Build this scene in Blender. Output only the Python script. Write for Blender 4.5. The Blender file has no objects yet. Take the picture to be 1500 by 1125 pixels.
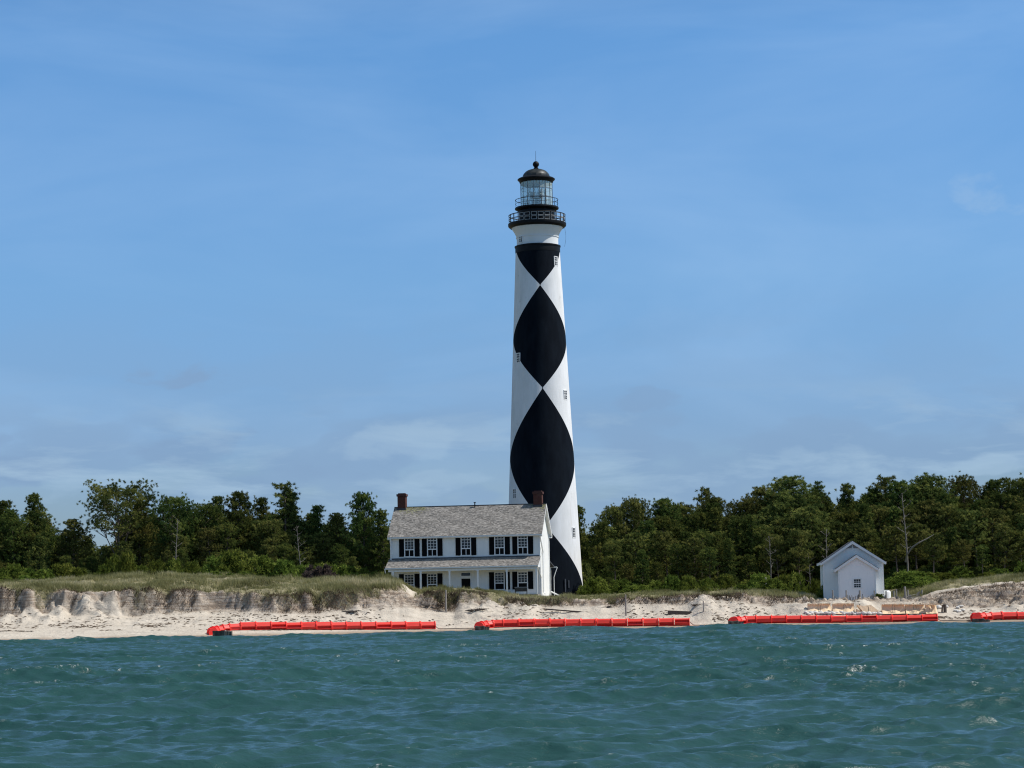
import bpy, math, random
import numpy as np
from mathutils import Matrix, Vector

R = math.radians
SC = bpy.context.scene
COL = SC.collection
random.seed(7)
rng = np.random.default_rng(7)

# ------------------------------------------------------------------ camera
F = 3336.0                      # focal length in photo pixels (photo 1500 x 1125)
CAMZ = 3.0
PITCH = math.atan((876.5 - 562.5) / F)
ROLL = R(-1.12)
cam = bpy.data.cameras.new('camera')
cam.sensor_width = 36.0
cam.lens = F / 1500 * 36.0
cam.clip_start = 0.5
cam.clip_end = 9000
camo = bpy.data.objects.new('camera', cam)
COL.objects.link(camo)
RM = Matrix.Rotation(math.pi / 2 + PITCH, 3, 'X') @ Matrix.Rotation(ROLL, 3, 'Z')
camo.matrix_world = Matrix.Translation((0, 0, CAMZ)) @ RM.to_4x4()
SC.camera = camo
SC.render.resolution_x = 1024
SC.render.resolution_y = 768

# ------------------------------------------------------------------ light
SUN_EL = R(53)
sd = Vector((1.0, -0.085, 0)).normalized() * math.cos(SUN_EL) + Vector((0, 0, math.sin(SUN_EL)))
sl = bpy.data.lights.new('sun', 'SUN')
sl.energy = 4.7
sl.angle = R(0.5)
sl.color = (1.0, 0.965, 0.91)
so = bpy.data.objects.new('sun', sl)
so.rotation_euler = sd.to_track_quat('Z', 'Y').to_euler()
so.location = (60, 200, 90)
COL.objects.link(so)
SC.view_settings.view_transform = 'Standard'
SC.view_settings.look = 'None'
SC.view_settings.exposure = 0.0
SC.view_settings.gamma = 1.0
SC.render.engine = 'CYCLES'
SC.cycles.use_denoising = True
SC.cycles.use_adaptive_sampling = False
SC.cycles.filter_width = 1.15
SC.cycles.sample_clamp_direct = 1.6

PITCH_M = Matrix.Rotation(math.pi / 2 + PITCH, 3, 'X') @ Matrix.Rotation(ROLL, 3, 'Z')


def ray(px, py):
    """direction of a photo pixel as seen from the photographer"""
    return PITCH_M @ Vector(((px - 750) / F, -(py - 562.5) / F, -1.0))


W = bpy.data.worlds.new('World')
SC.world = W
W.use_nodes = True


def N(nt, typ, loc=None, **kw):
    n = nt.nodes.new(typ)
    for k, v in kw.items():
        if k == 'inp':
            for a, b in v.items():
                n.inputs[a].default_value = b
        else:
            setattr(n, k, v)
    return n


def ramp(nt, stops, interp='LINEAR'):
    n = nt.nodes.new('ShaderNodeValToRGB')
    cr = n.color_ramp
    cr.interpolation = interp
    while len(cr.elements) < len(stops):
        cr.elements.new(0.5)
    for e, (p, c) in zip(cr.elements, stops):
        e.position = p
        e.color = (c, c, c, 1) if isinstance(c, (int, float)) else (*c, 1)
    return n


def build_world():
    nt = W.node_tree
    nt.nodes.clear()
    L = nt.links.new
    out = N(nt, 'ShaderNodeOutputWorld')
    bg = N(nt, 'ShaderNodeBackground')
    sky = N(nt, 'ShaderNodeTexSky')
    sky.sky_type = 'NISHITA'
    sky.sun_disc = False
    sky.sun_elevation = SUN_EL
    sky.sun_rotation = math.atan2(sd.x, sd.y)
    sky.air_density = 1.0
    sky.dust_density = 0.6
    sky.ozone_density = 1.6
    sky.altitude = 0
    tc = N(nt, 'ShaderNodeTexCoord')
    sep = N(nt, 'ShaderNodeSeparateXYZ')
    L(tc.outputs['Generated'], sep.inputs[0])
    # azimuth and elevation of the view direction
    az = N(nt, 'ShaderNodeMath', operation='ARCTAN2')
    L(sep.outputs['X'], az.inputs[0]); L(sep.outputs['Y'], az.inputs[1])
    el = N(nt, 'ShaderNodeMath', operation='ARCSINE')
    L(sep.outputs['Z'], el.inputs[0])

    def noise(sx, sy, ox, oy, det, rough, dist=0.0):
        c = N(nt, 'ShaderNodeCombineXYZ')
        m1 = N(nt, 'ShaderNodeMath', operation='MULTIPLY_ADD', inp={1: sx, 2: ox})
        m2 = N(nt, 'ShaderNodeMath', operation='MULTIPLY_ADD', inp={1: sy, 2: oy})
        L(az.outputs[0], m1.inputs[0]); L(el.outputs[0], m2.inputs[0])
        L(m1.outputs[0], c.inputs[0]); L(m2.outputs[0], c.inputs[1])
        n = N(nt, 'ShaderNodeTexNoise', inp={'Scale': 1.0, 'Detail': det, 'Roughness': rough, 'Distortion': dist})
        L(c.outputs[0], n.inputs['Vector'])
        return n

    def mul(a, b):
        m = N(nt, 'ShaderNodeMath', operation='MULTIPLY')
        L(a, m.inputs[0])
        if isinstance(b, float):
            m.inputs[1].default_value = b
        else:
            L(b, m.inputs[1])
        return m.outputs[0]

    def eln(lo, hi):
        m = N(nt, 'ShaderNodeMapRange', inp={1: R(lo), 2: R(hi)})
        L(el.outputs[0], m.inputs[0])
        return m.outputs[0]

    def mix(fac, a, b, typ='MIX'):
        m = N(nt, 'ShaderNodeMix', data_type='RGBA', blend_type=typ)
        L(fac, m.inputs[0]) if not isinstance(fac, float) else setattr(m.inputs[0], 'default_value', fac)
        for s, v in ((6, a), (7, b)):
            if isinstance(v, tuple):
                m.inputs[s].default_value = (*v, 1)
            else:
                L(v, m.inputs[s])
        return m.outputs[2]

    # deeper blue near the horizon than the clear-air model gives (humid sea air seen against open sky)
    grade = ramp(nt, [(0.0, (0.62, 0.82, 1.20)), (0.10, (0.66, 0.89, 1.37)), (0.20, (0.77, 1.13, 1.54)), (0.35, (0.78, 1.27, 1.70)),
                      (0.6, (1.18, 1.32, 1.42)), (1.0, (1.32, 1.28, 1.08))])
    L(eln(0, 40), grade.inputs[0])
    base = mix(1.0, sky.outputs[0], grade.outputs[0], 'MULTIPLY')
    # high thin veil
    v1 = noise(5, 16, 3.1, 1.7, 5, 0.55, 0.6)
    vr = ramp(nt, [(0.40, 0.0), (0.75, 1.0)]); L(v1.outputs[0], vr.inputs[0])
    base = mix(mul(vr.outputs[0], 0.20), base, (6.0, 8.4, 11.6))
    # grey-blue low cloud bank
    c1 = noise(15, 42, 1.4, 5.2, 6, 0.45, 0.1)
    band = ramp(nt, [(0.0, 0.8), (0.30, 1.0), (0.37, 0.75), (0.42, 0.22), (0.55, 0.15), (0.64, 0.0)])
    L(eln(0, 12), band.inputs[0])
    cr = ramp(nt, [(0.455, 0.0), (0.51, 0.75), (0.60, 1.0)]); L(c1.outputs[0], cr.inputs[0])
    f = mul(mul(cr.outputs[0], band.outputs[0]), 0.75)
    base = mix(f, base, (2.85, 4.55, 7.0))
    # single soft clouds: direction (azimuth, elevation), half widths, colour, strength

    wob = noise(28, 60, 2.6, 3.3, 5, 0.55, 0.3)

    def cloud(px, py, wx, wy, colr, k):
        nonlocal base
        d0 = ray(px, py).normalized()
        sq = []
        for src, c, w in ((az.outputs[0], math.atan2(d0.x, d0.y), wx / F), (el.outputs[0], math.asin(d0.z), wy / F)):
            a = N(nt, 'ShaderNodeMath', operation='MULTIPLY_ADD', inp={1: 1 / w, 2: -c / w}); L(src, a.inputs[0])
            b_ = N(nt, 'ShaderNodeMath', operation='MULTIPLY'); L(a.outputs[0], b_.inputs[0]); L(a.outputs[0], b_.inputs[1]); sq.append(b_.outputs[0])
        s_ = N(nt, 'ShaderNodeMath', operation='ADD'); L(sq[0], s_.inputs[0]); L(sq[1], s_.inputs[1])
        w_ = N(nt, 'ShaderNodeMath', operation='MULTIPLY_ADD', inp={1: 6.5, 2: -3.1}); L(wob.outputs[0], w_.inputs[0])
        t_ = N(nt, 'ShaderNodeMath', operation='ADD'); L(s_.outputs[0], t_.inputs[0]); L(w_.outputs[0], t_.inputs[1])
        m_ = N(nt, 'ShaderNodeMapRange', interpolation_type='SMOOTHSTEP', inp={1: 1.0, 2: 0.0, 3: 0.0, 4: k}); L(t_.outputs[0], m_.inputs[0])
        base = mix(m_.outputs[0], base, colr)
    grey, pale = (2.75, 4.3, 6.7), (4.6, 6.5, 8.5)
    for c in ((275, 545, 95, 26, grey, .6), (265, 650, 90, 38, grey, .55), (30, 680, 80, 40, grey, .5), (440, 690, 150, 26, grey, .35), (555, 650, 110, 36, pale, .36),
              (670, 700, 70, 16, pale, .32), (170, 695, 60, 14, pale, .4), (955, 585, 55, 20, grey, .4), (870, 660, 80, 40, grey, .3), (1380, 600, 90, 24, grey, .25),
              (1140, 668, 70, 18, pale, .3), (1440, 682, 55, 14, pale, .5), (1460, 285, 75, 34, (5.4, 7.2, 9.2), .22)):
        cloud(*c)
    # brighter puffs low down
    c2 = noise(13, 60, 7.4, 2.2, 6, 0.6, 0.4)
    pr = ramp(nt, [(0.50, 0.0), (0.66, 1.0)]); L(c2.outputs[0], pr.inputs[0])
    band2 = ramp(nt, [(0.1, 0.3), (0.3, 1.0), (0.42, 0.6), (0.55, 0.0)])
    L(eln(0, 10), band2.inputs[0])
    base = mix(mul(mul(pr.outputs[0], band2.outputs[0]), 0.8), base, (4.4, 6.3, 8.3))
    L(base, bg.inputs[0])
    bg.inputs[1].default_value = 0.083
    L(bg.outputs[0], out.inputs[0])


build_world()


# ------------------------------------------------------------------ photo measurements -> metres
def ray(px, py):
    d = RM @ Vector(((px - 750) / F, -(py - 562.5) / F, -1.0))
    return d


def at(px, py, Y):
    d = ray(px, py)
    t = Y / d.y
    return Vector((d.x * t, Y, CAMZ + d.z * t))


def at_z(px, py, z):
    d = ray(px, py)
    t = (z - CAMZ) / d.z
    return Vector((d.x * t, d.y * t, z))


def on_plane(px, py, o, rz):
    """local (x, z) of a pixel on the vertical plane through o whose local x axis is turned by rz"""
    d = ray(px, py)
    n = Vector((-math.sin(rz), math.cos(rz), 0))
    c = Vector((0, 0, CAMZ))
    t = (o - c).dot(n) / d.dot(n)
    p = c + d * t - o
    return p.x * math.cos(rz) + p.y * math.sin(rz), p.z


# ------------------------------------------------------------------ noise on arrays
def _h(ix, iy, s):
    n = (ix.astype(np.int64) * 374761393 + iy.astype(np.int64) * 668265263 + s * 1274126177) & 0x7fffffff
    n = ((n ^ (n >> 13)) * 1274126177) & 0x7fffffff
    return ((n ^ (n >> 16)) & 0xffff) / 65535.0


def vnoise(x, y, s=0):
    x = np.asarray(x, float); y = np.asarray(y, float)
    ix = np.floor(x); iy = np.floor(y)
    fx = x - ix; fy = y - iy
    fx = fx * fx * fx * (fx * (fx * 6 - 15) + 10); fy = fy * fy * fy * (fy * (fy * 6 - 15) + 10)
    a = _h(ix, iy, s); b = _h(ix + 1, iy, s); c = _h(ix, iy + 1, s); d = _h(ix + 1, iy + 1, s)
    return (a + (b - a) * fx) * (1 - fy) + (c + (d - c) * fx) * fy - 0.5


def fbm(x, y, s=0, o=4):
    v = 0; a = 1.0
    for i in range(o):
        v = v + vnoise(x * 2 ** i, y * 2 ** i, s + i * 17) * a
        a *= 0.5
    return v


# ------------------------------------------------------------------ mesh helpers
def mesh_np(name, V, Fc, mats, attrs=None, smooth=False, mi=None):
    me = bpy.data.meshes.new(name)
    V = np.asarray(V, np.float32); Fc = np.asarray(Fc, np.int32)
    k = Fc.shape[1]
    me.vertices.add(len(V)); me.vertices.foreach_set('co', V.ravel())
    me.loops.add(Fc.size); me.loops.foreach_set('vertex_index', Fc.ravel())
    me.polygons.add(len(Fc))
    me.polygons.foreach_set('loop_start', np.arange(0, Fc.size, k, dtype=np.int32))
    me.polygons.foreach_set('loop_total', np.full(len(Fc), k, np.int32))
    if smooth:
        me.polygons.foreach_set('use_smooth', np.ones(len(Fc), bool))
    if mi is not None:
        me.polygons.foreach_set('material_index', np.asarray(mi, np.int32))
    for m in (mats if isinstance(mats, (list, tuple)) else [mats]):
        me.materials.append(m)
    if attrs:
        for an, av in attrs.items():
            a = me.attributes.new(an, 'FLOAT', 'POINT')
            a.data.foreach_set('value', np.asarray(av, np.float32))
    me.update(calc_edges=True)
    return me


def link(name, me, parent=None, loc=None):
    o = bpy.data.objects.new(name, me)
    COL.objects.link(o)
    if parent is not None:
        o.parent = parent
    if loc is not None:
        o.location = loc
    return o


def tag(o, label=None, cat=None, group=None, kind=None):
    if label: o['label'] = label
    if cat: o['category'] = cat
    if group: o['group'] = group
    if kind: o['kind'] = kind
    return o


def empty(name, loc, rz=0.0, label=None, cat=None, group=None):
    o = bpy.data.objects.new(name, None)
    o.empty_display_size = 0.5
    o.location = loc
    o.rotation_euler = (0, 0, rz)
    COL.objects.link(o)
    return tag(o, label, cat, group)


def copy_tree(o, parent=None):
    c = o.copy(); COL.objects.link(c); c.parent = parent
    for ch in list(o.children):
        copy_tree(ch, c)
    return c


class MB:
    def __init__(s):
        s.v = []; s.f = []; s.var = []

    def add(s, vs, fs, var=0.5):
        b = len(s.v)
        s.v += [tuple(p) for p in vs]
        s.var += [var] * len(vs)
        s.f += [tuple(i + b for i in f) for f in fs]

    def box(s, x0, x1, y0, y1, z0, z1, M=None, var=0.5):
        vs = [Vector((x, y, z)) for z in (z0, z1) for x, y in ((x0, y0), (x1, y0), (x1, y1), (x0, y1))]
        if M: vs = [M @ p for p in vs]
        s.add(vs, [(0, 3, 2, 1), (4, 5, 6, 7), (0, 1, 5, 4), (1, 2, 6, 5), (2, 3, 7, 6), (3, 0, 4, 7)], var)

    def bar(s, p, q, w, h=None, var=0.5):
        p = Vector(p); q = Vector(q); h = h or w
        d = (q - p); l = d.length; d.normalize()
        up = Vector((0, 0, 1)) if abs(d.z) < 0.9 else Vector((0, 1, 0))
        a = d.cross(up).normalized(); b = a.cross(d).normalized()
        vs = []
        for t in (p, q):
            for i, j in ((-1, -1), (1, -1), (1, 1), (-1, 1)):
                vs.append(t + a * (i * w / 2) + b * (j * h / 2))
        s.add(vs, [(0, 1, 2, 3), (7, 6, 5, 4), (0, 4, 5, 1), (1, 5, 6, 2), (2, 6, 7, 3), (3, 7, 4, 0)], var)

    def tube(s, pts, rad, n=8, var=0.5, cap=True):
        pts = [Vector(p) for p in pts]
        if not hasattr(rad, '__len__'): rad = [rad] * len(pts)
        vs = []; fs = []
        prev = None
        for i, p in enumerate(pts):
            d = (pts[min(i + 1, len(pts) - 1)] - pts[max(i - 1, 0)]).normalized()
            if prev is None:
                up = Vector((0, 0, 1)) if abs(d.z) < 0.9 else Vector((1, 0, 0))
                a = d.cross(up).normalized()
            else:
                a = (prev - d * prev.dot(d)).normalized()
            prev = a
            b = d.cross(a)
            for k in range(n):
                t = 2 * math.pi * k / n
                vs.append(p + (a * math.cos(t) + b * math.sin(t)) * rad[i])
        for i in range(len(pts) - 1):
            for k in range(n):
                k2 = (k + 1) % n
                fs.append((i * n + k, i * n + k2, (i + 1) * n + k2, (i + 1) * n + k))
        if cap:
            fs.append(tuple(range(n))[::-1])
            fs.append(tuple((len(pts) - 1) * n + k for k in range(n)))
        s.add(vs, fs, var)

    def lathe(s, prof, n=64, var=0.5, cx=0, cy=0, a0=0.0):
        vs = []; fs = []
        for r, z in prof:
            for k in range(n):
                t = a0 + 2 * math.pi * k / n
                vs.append((cx + r * math.cos(t), cy + r * math.sin(t), z))
        for i in range(len(prof) - 1):
            for k in range(n):
                k2 = (k + 1) % n
                fs.append((i * n + k, i * n + k2, (i + 1) * n + k2, (i + 1) * n + k))
        s.add(vs, fs, var)

    def prism(s, poly, M, t):
        """polygon in local xz plane extruded along local y from 0 to t"""
        n = len(poly)
        vs = [M @ Vector((x, 0, z)) for x, z in poly] + [M @ Vector((x, t, z)) for x, z in poly]
        fs = [tuple(range(n)), tuple(range(2 * n - 1, n - 1, -1))]
        for i in range(n):
            j = (i + 1) % n
            fs.append((i, i + n, j + n, j))
        s.add(vs, fs)

    def build(s, name, mat, parent=None, loc=None, smooth=None):
        me = bpy.data.meshes.new(name)
        me.from_pydata(s.v, [], s.f)
        me.materials.append(mat)
        a = me.attributes.new('var', 'FLOAT', 'POINT')
        a.data.foreach_set('value', s.var)
        me.update()
        if smooth:
            me.shade_smooth()
            if hasattr(me, 'set_sharp_from_angle'):
                me.set_sharp_from_angle(angle=R(smooth))
        return link(name, me, parent, loc)


# ------------------------------------------------------------------ materials
def mat(name, col, rough=0.8, spec=0.3, noise=None, var=None, bump=None, metallic=0.0):
    """noise=(scale, amount, second colour); var=amount by the 'var' attribute; bump=(scale, strength, distance)"""
    m = bpy.data.materials.new(name)
    m.use_nodes = True
    nt = m.node_tree
    L = nt.links.new
    b = nt.nodes['Principled BSDF']
    b.inputs['Roughness'].default_value = rough
    b.inputs['Specular IOR Level'].default_value = spec
    b.inputs['Metallic'].default_value = metallic
    tc = N(nt, 'ShaderNodeTexCoord')
    rgb = N(nt, 'ShaderNodeRGB'); rgb.outputs[0].default_value = (*col, 1)
    cur = rgb.outputs[0]
    if noise:
        for (sc, lo, hi, c2, amt) in noise:
            mp = N(nt, 'ShaderNodeMapping'); mp.inputs['Scale'].default_value = sc if isinstance(sc, tuple) else (sc, sc, sc)
            L(tc.outputs['Object'], mp.inputs[0])
            n = N(nt, 'ShaderNodeTexNoise', inp={'Scale': 1.0, 'Detail': 6.0, 'Roughness': 0.6})
            L(mp.outputs[0], n.inputs[0])
            r = ramp(nt, [(lo, 0.0), (hi, 1.0)]); L(n.outputs[0], r.inputs[0])
            k = N(nt, 'ShaderNodeMath', operation='MULTIPLY', inp={1: amt}); L(r.outputs[0], k.inputs[0])
            mx = N(nt, 'ShaderNodeMix', data_type='RGBA')
            L(k.outputs[0], mx.inputs[0]); L(cur, mx.inputs[6]); mx.inputs[7].default_value = (*c2, 1)
            cur = mx.outputs[2]
    if var:
        at_ = N(nt, 'ShaderNodeAttribute', attribute_name='var')
        mr = N(nt, 'ShaderNodeMapRange', inp={1: 0.0, 2: 1.0, 3: 1 - var, 4: 1 + var})
        L(at_.outputs['Fac'], mr.inputs[0])
        hs = N(nt, 'ShaderNodeHueSaturation'); L(cur, hs.inputs['Color']); L(mr.outputs[0], hs.inputs['Value'])
        cur = hs.outputs[0]
    L(cur, b.inputs['Base Color'])
    if bump:
        sc, st, di = bump
        mp = N(nt, 'ShaderNodeMapping'); mp.inputs['Scale'].default_value = sc if isinstance(sc, tuple) else (sc, sc, sc)
        L(tc.outputs['Object'], mp.inputs[0])
        n = N(nt, 'ShaderNodeTexNoise', inp={'Scale': 1.0, 'Detail': 5.0})
        L(mp.outputs[0], n.inputs[0])
        bp = N(nt, 'ShaderNodeBump', inp={'Strength': st, 'Distance': di})
        L(n.outputs[0], bp.inputs['Height']); L(bp.outputs[0], b.inputs['Normal'])
    return m


M = {}
M['white'] = mat('white_paint', (0.76, 0.77, 0.77), 0.6, 0.3, [((1.2, 1.2, 0.4), 0.45, 0.8, (0.62, 0.62, 0.58), 0.35)])
M['trim'] = mat('white_trim', (0.80, 0.80, 0.79), 0.55, 0.3, [(3.0, 0.5, 0.8, (0.62, 0.61, 0.58), 0.35)])
M['black'] = mat('black_paint', (0.006, 0.007, 0.009), 0.55, 0.16, [(2.0, 0.4, 0.8, (0.018, 0.018, 0.02), 0.5)])
M['shutter'] = mat('shutter_paint', (0.004, 0.0045, 0.006), 0.7, 0.08, [((2, 2, 30), 0.4, 0.7, (0.008, 0.008, 0.009), 0.5)])
M['shingle'] = mat('weathered_shingles', (0.25, 0.232, 0.21), 0.92, 0.15,
                   [((1.5, 6, 6), 0.42, 0.7, (0.33, 0.31, 0.29), 0.6), ((8, 12, 12), 0.5, 0.75, (0.13, 0.12, 0.11), 0.5)], var=0.30)
def _lichen(m):
    nt = m.node_tree; L = nt.links.new; b = nt.nodes['Principled BSDF']
    src = b.inputs['Base Color'].links[0].from_socket
    a = N(nt, 'ShaderNodeAttribute', attribute_name='var')
    g = N(nt, 'ShaderNodeMath', operation='GREATER_THAN', inp={1: 1.5}); L(a.outputs['Fac'], g.inputs[0])
    x = N(nt, 'ShaderNodeMix', data_type='RGBA'); L(g.outputs[0], x.inputs[0]); L(src, x.inputs[6]); x.inputs[7].default_value = (0.27, 0.265, 0.16, 1)
    L(x.outputs[2], b.inputs['Base Color'])


_lichen(M['shingle'])
M['lichen'] = mat('lichen_shingles', (0.30, 0.29, 0.17), 0.95, 0.1, [((4, 8, 8), 0.45, 0.7, (0.2, 0.19, 0.16), 0.8)], var=0.3)
M['darkroof'] = mat('dark_roof', (0.055, 0.06, 0.07), 0.85, 0.2, [((2, 20, 2), 0.4, 0.7, (0.09, 0.09, 0.1), 0.6)], bump=(9, 0.5, 0.03))
M['brick'] = mat('chimney_brick', (0.085, 0.038, 0.028), 0.9, 0.2, [((5, 5, 12), 0.4, 0.65, (0.10, 0.035, 0.03), 0.8), (2, 0.5, 0.8, (0.2, 0.12, 0.1), 0.4)])
M['brickcap'] = mat('soot_brick', (0.07, 0.035, 0.03), 0.9, 0.2, [(6, 0.4, 0.7, (0.14, 0.06, 0.05), 0.6)])
M['darkglass'] = mat('window_glass', (0.012, 0.015, 0.022), 0.08, 0.5)
M['towerpane'] = mat('tower_pane', (0.012, 0.016, 0.024), 0.35, 0.2)
M['interior'] = mat('dark_interior', (0.008, 0.008, 0.009), 0.9, 0.1)
M['wood'] = mat('grey_driftwood', (0.22, 0.18, 0.145), 0.9, 0.15, [((20, 20, 3), 0.4, 0.7, (0.12, 0.095, 0.08), 0.8)])
M['darkwood'] = mat('dark_timber', (0.075, 0.062, 0.052), 0.9, 0.2, [((4, 14, 14), 0.4, 0.7, (0.15, 0.13, 0.11), 0.6)])
M['greywood'] = mat('silver_wood', (0.34, 0.315, 0.285), 0.9, 0.15, [((18, 18, 3), 0.4, 0.7, (0.13, 0.115, 0.10), 0.8)])
M['red'] = mat('orange_red_plastic', (0.86, 0.038, 0.028), 0.48, 0.35,
               [(1.3, 0.45, 0.75, (0.74, 0.085, 0.06), 0.6), ((2, 7, 7), 0.52, 0.8, (0.44, 0.11, 0.08), 0.4)], var=0.28)
M['block'] = mat('wet_dark_block', (0.035, 0.033, 0.028), 0.7, 0.3, [(2.5, 0.42, 0.65, (0.12, 0.115, 0.095), 0.7)], bump=(5, 0.6, 0.05))
M['tan'] = mat('tan_geotextile', (0.86, 0.66, 0.43), 0.9, 0.15, [((2, 2, 1.2), 0.45, 0.75, (0.70, 0.51, 0.32), 0.6), ((9, 9, 2), 0.58, 0.78, (0.5, 0.35, 0.22), 0.4)], var=0.12, bump=((6, 6, 2.5), 0.7, 0.06))
M['bag'] = mat('white_sandbag', (0.66, 0.64, 0.60), 0.9, 0.15, [(5, 0.45, 0.75, (0.5, 0.46, 0.4), 0.6)], bump=(10, 0.6, 0.03))
M['tank'] = mat('white_tank', (0.78, 0.78, 0.76), 0.4, 0.4, [(3, 0.5, 0.8, (0.6, 0.58, 0.52), 0.4)])
M['rope'] = mat('grey_rope', (0.16, 0.14, 0.115), 0.95, 0.1)
M['sign'] = mat('sign_panel', (0.075, 0.065, 0.055), 0.7, 0.3, [(6, 0.45, 0.65, (0.03, 0.028, 0.025), 0.8)])
M['greypaint'] = mat('light_grey_paint', (0.55, 0.55, 0.54), 0.6, 0.2)
M['metal'] = mat('grey_metal', (0.22, 0.22, 0.22), 0.5, 0.4)
M['bark'] = mat('pine_bark', (0.15, 0.12, 0.10), 0.95, 0.1, [((6, 6, 2), 0.4, 0.7, (0.15, 0.12, 0.10), 0.7)])
M['palebark'] = mat('bleached_dead_wood', (0.19, 0.175, 0.155), 0.95, 0.1, [((6, 6, 2), 0.4, 0.7, (0.15, 0.13, 0.12), 0.7)])
M['concrete'] = mat('house_base', (0.42, 0.40, 0.37), 0.9, 0.2, [(3, 0.4, 0.7, (0.3, 0.28, 0.25), 0.6)])


def siding_mat(name, col, c2):
    m = mat(name, col, 0.65, 0.25, [((0.7, 0.7, 0.5), 0.4, 0.75, c2, 0.5), ((6, 6, 1.2), 0.55, 0.8, tuple(x * 0.8 for x in c2), 0.35)])
    nt = m.node_tree; L = nt.links.new
    tc = N(nt, 'ShaderNodeTexCoord'); sp = N(nt, 'ShaderNodeSeparateXYZ'); L(tc.outputs['Object'], sp.inputs[0])
    k = N(nt, 'ShaderNodeMath', operation='MULTIPLY', inp={1: 1 / 0.14}); L(sp.outputs['Z'], k.inputs[0])
    fr = N(nt, 'ShaderNodeMath', operation='FRACT'); L(k.outputs[0], fr.inputs[0])
    bp = N(nt, 'ShaderNodeBump', inp={'Strength': 0.15, 'Distance': 0.006}, invert=True)
    L(fr.outputs[0], bp.inputs['Height']); L(bp.outputs[0], nt.nodes['Principled BSDF'].inputs['Normal'])
    return m


M['siding'] = siding_mat('house_siding', (0.86, 0.855, 0.82), (0.66, 0.67, 0.66))
M['shedwall'] = siding_mat('shed_siding', (0.78, 0.82, 0.82), (0.70, 0.74, 0.73))
M['porchwall'] = siding_mat('vestibule_siding', (0.90, 0.88, 0.87), (0.84, 0.83, 0.81))


def foliage_mat(name, c1, c2, c3):
    m = bpy.data.materials.new(name); m.use_nodes = True
    nt = m.node_tree; L = nt.links.new
    nt.nodes.clear()
    out = N(nt, 'ShaderNodeOutputMaterial')
    a = N(nt, 'ShaderNodeAttribute', attribute_name='var')
    oi = N(nt, 'ShaderNodeObjectInfo')
    r = ramp(nt, [(0.0, c1), (0.6, c2), (1.0, c3)]); L(a.outputs['Fac'], r.inputs[0])
    hs = N(nt, 'ShaderNodeHueSaturation'); L(r.outputs[0], hs.inputs['Color'])
    v = N(nt, 'ShaderNodeMapRange', inp={1: 0, 2: 1, 3: 0.88, 4: 1.40}); L(oi.outputs['Random'], v.inputs[0]); L(v.outputs[0], hs.inputs['Value'])
    h = N(nt, 'ShaderNodeMapRange', inp={1: 0, 2: 1, 3: 0.470, 4: 0.510}); L(oi.outputs['Random'], h.inputs[0]); L(h.outputs[0], hs.inputs['Hue'])
    d = N(nt, 'ShaderNodeBsdfDiffuse', inp={'Roughness': 0.5}); L(hs.outputs[0], d.inputs[0])
    t = N(nt, 'ShaderNodeBsdfTranslucent'); L(hs.outputs[0], t.inputs[0])
    mx = N(nt, 'ShaderNodeMixShader', inp={0: 0.24}); L(d.outputs[0], mx.inputs[1]); L(t.outputs[0], mx.inputs[2])
    L(mx.outputs[0], out.inputs[0])
    return m


M['pine'] = foliage_mat('pine_needles', (0.038, 0.062, 0.020), (0.125, 0.150, 0.040), (0.28, 0.285, 0.08))
M['pinedark'] = foliage_mat('dark_pine_needles', (0.030, 0.056, 0.018), (0.095, 0.130, 0.032), (0.22, 0.24, 0.06))
M['shrub'] = foliage_mat('shrub_leaves', (0.06, 0.09, 0.018), (0.14, 0.19, 0.035), (0.27, 0.30, 0.07))
M['shrubgrey'] = foliage_mat('grey_twigs', (0.07, 0.055, 0.045), (0.13, 0.105, 0.085), (0.20, 0.18, 0.14))
M['grass'] = foliage_mat('dune_grass', (0.19, 0.20, 0.08), (0.35, 0.36, 0.165), (0.60, 0.57, 0.34))
M['root'] = foliage_mat('dry_roots', (0.05, 0.035, 0.025), (0.13, 0.095, 0.07), (0.30, 0.24, 0.18))

# ------------------------------------------------------------------ terrain
DX = (150 - 0) / 1.0
tab_px = [-80, 0, 60, 120, 200, 260, 320, 400, 470, 520, 560, 585, 600, 615, 640, 700, 760, 800, 850, 920, 990, 1060, 1120, 1180, 1210, 1260, 1330, 1350, 1400, 1450, 1500, 1600]
tab_w = [(0, 940), (100, 939), (200, 938), (300, 935), (420, 929), (500, 927), (636, 925), (690, 926), (850, 921), (1010, 920), (1190, 916), (1380, 913), (1500, 910), (1600, 908)]
tab_base = [906, 905, 904, 903, 903, 897, 895, 897, 896, 893, 892, 889, 884, 891, 893, 892, 889, 887, 888, 885, 885, 884, 884, 885, 883, 882, 882, 884, 890, 893, 893, 892]
tab_lip = [864, 864, 866, 868, 867, 866, 869, 872, 871, 869, 860, 858, 876, 871, 867, 871, 879, 881, 879, 878, 874, 874, 875, 880, 881, 881, 881, 880, 866, 858, 853, 850]
tab_rid = [856, 856, 854, 852, 848, 846, 847, 852, 854, 854, 852, 855, 870, 865, 864, 867, 875, 878, 878, 876, 873, 873, 867, 873, 877, 879, 876, 876, 860, 854, 850, 846]
tab_gap = [1.5, 1.4, 1.2, 1.2, 1.2, 1.4, 1.2, 1.2, 1.2, 1.3, 2.0, 3.0, 5.0, 2.5, 2.0, 2.0, 2.0, 2.0, 2.0, 1.6, 1.6, 1.6, 1.8, 3.5, 5.0, 5.0, 5.0, 5.0, 4.5, 4.0, 4.0, 4.0]
tab_rY = [14, 14, 14, 14, 14, 14, 14, 14, 13, 12, 9, 8, 8, 6, 5, 5, 5, 6, 8, 9, 9, 9, 8, 8, 9, 9, 9, 9, 9, 9, 9, 9]
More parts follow.
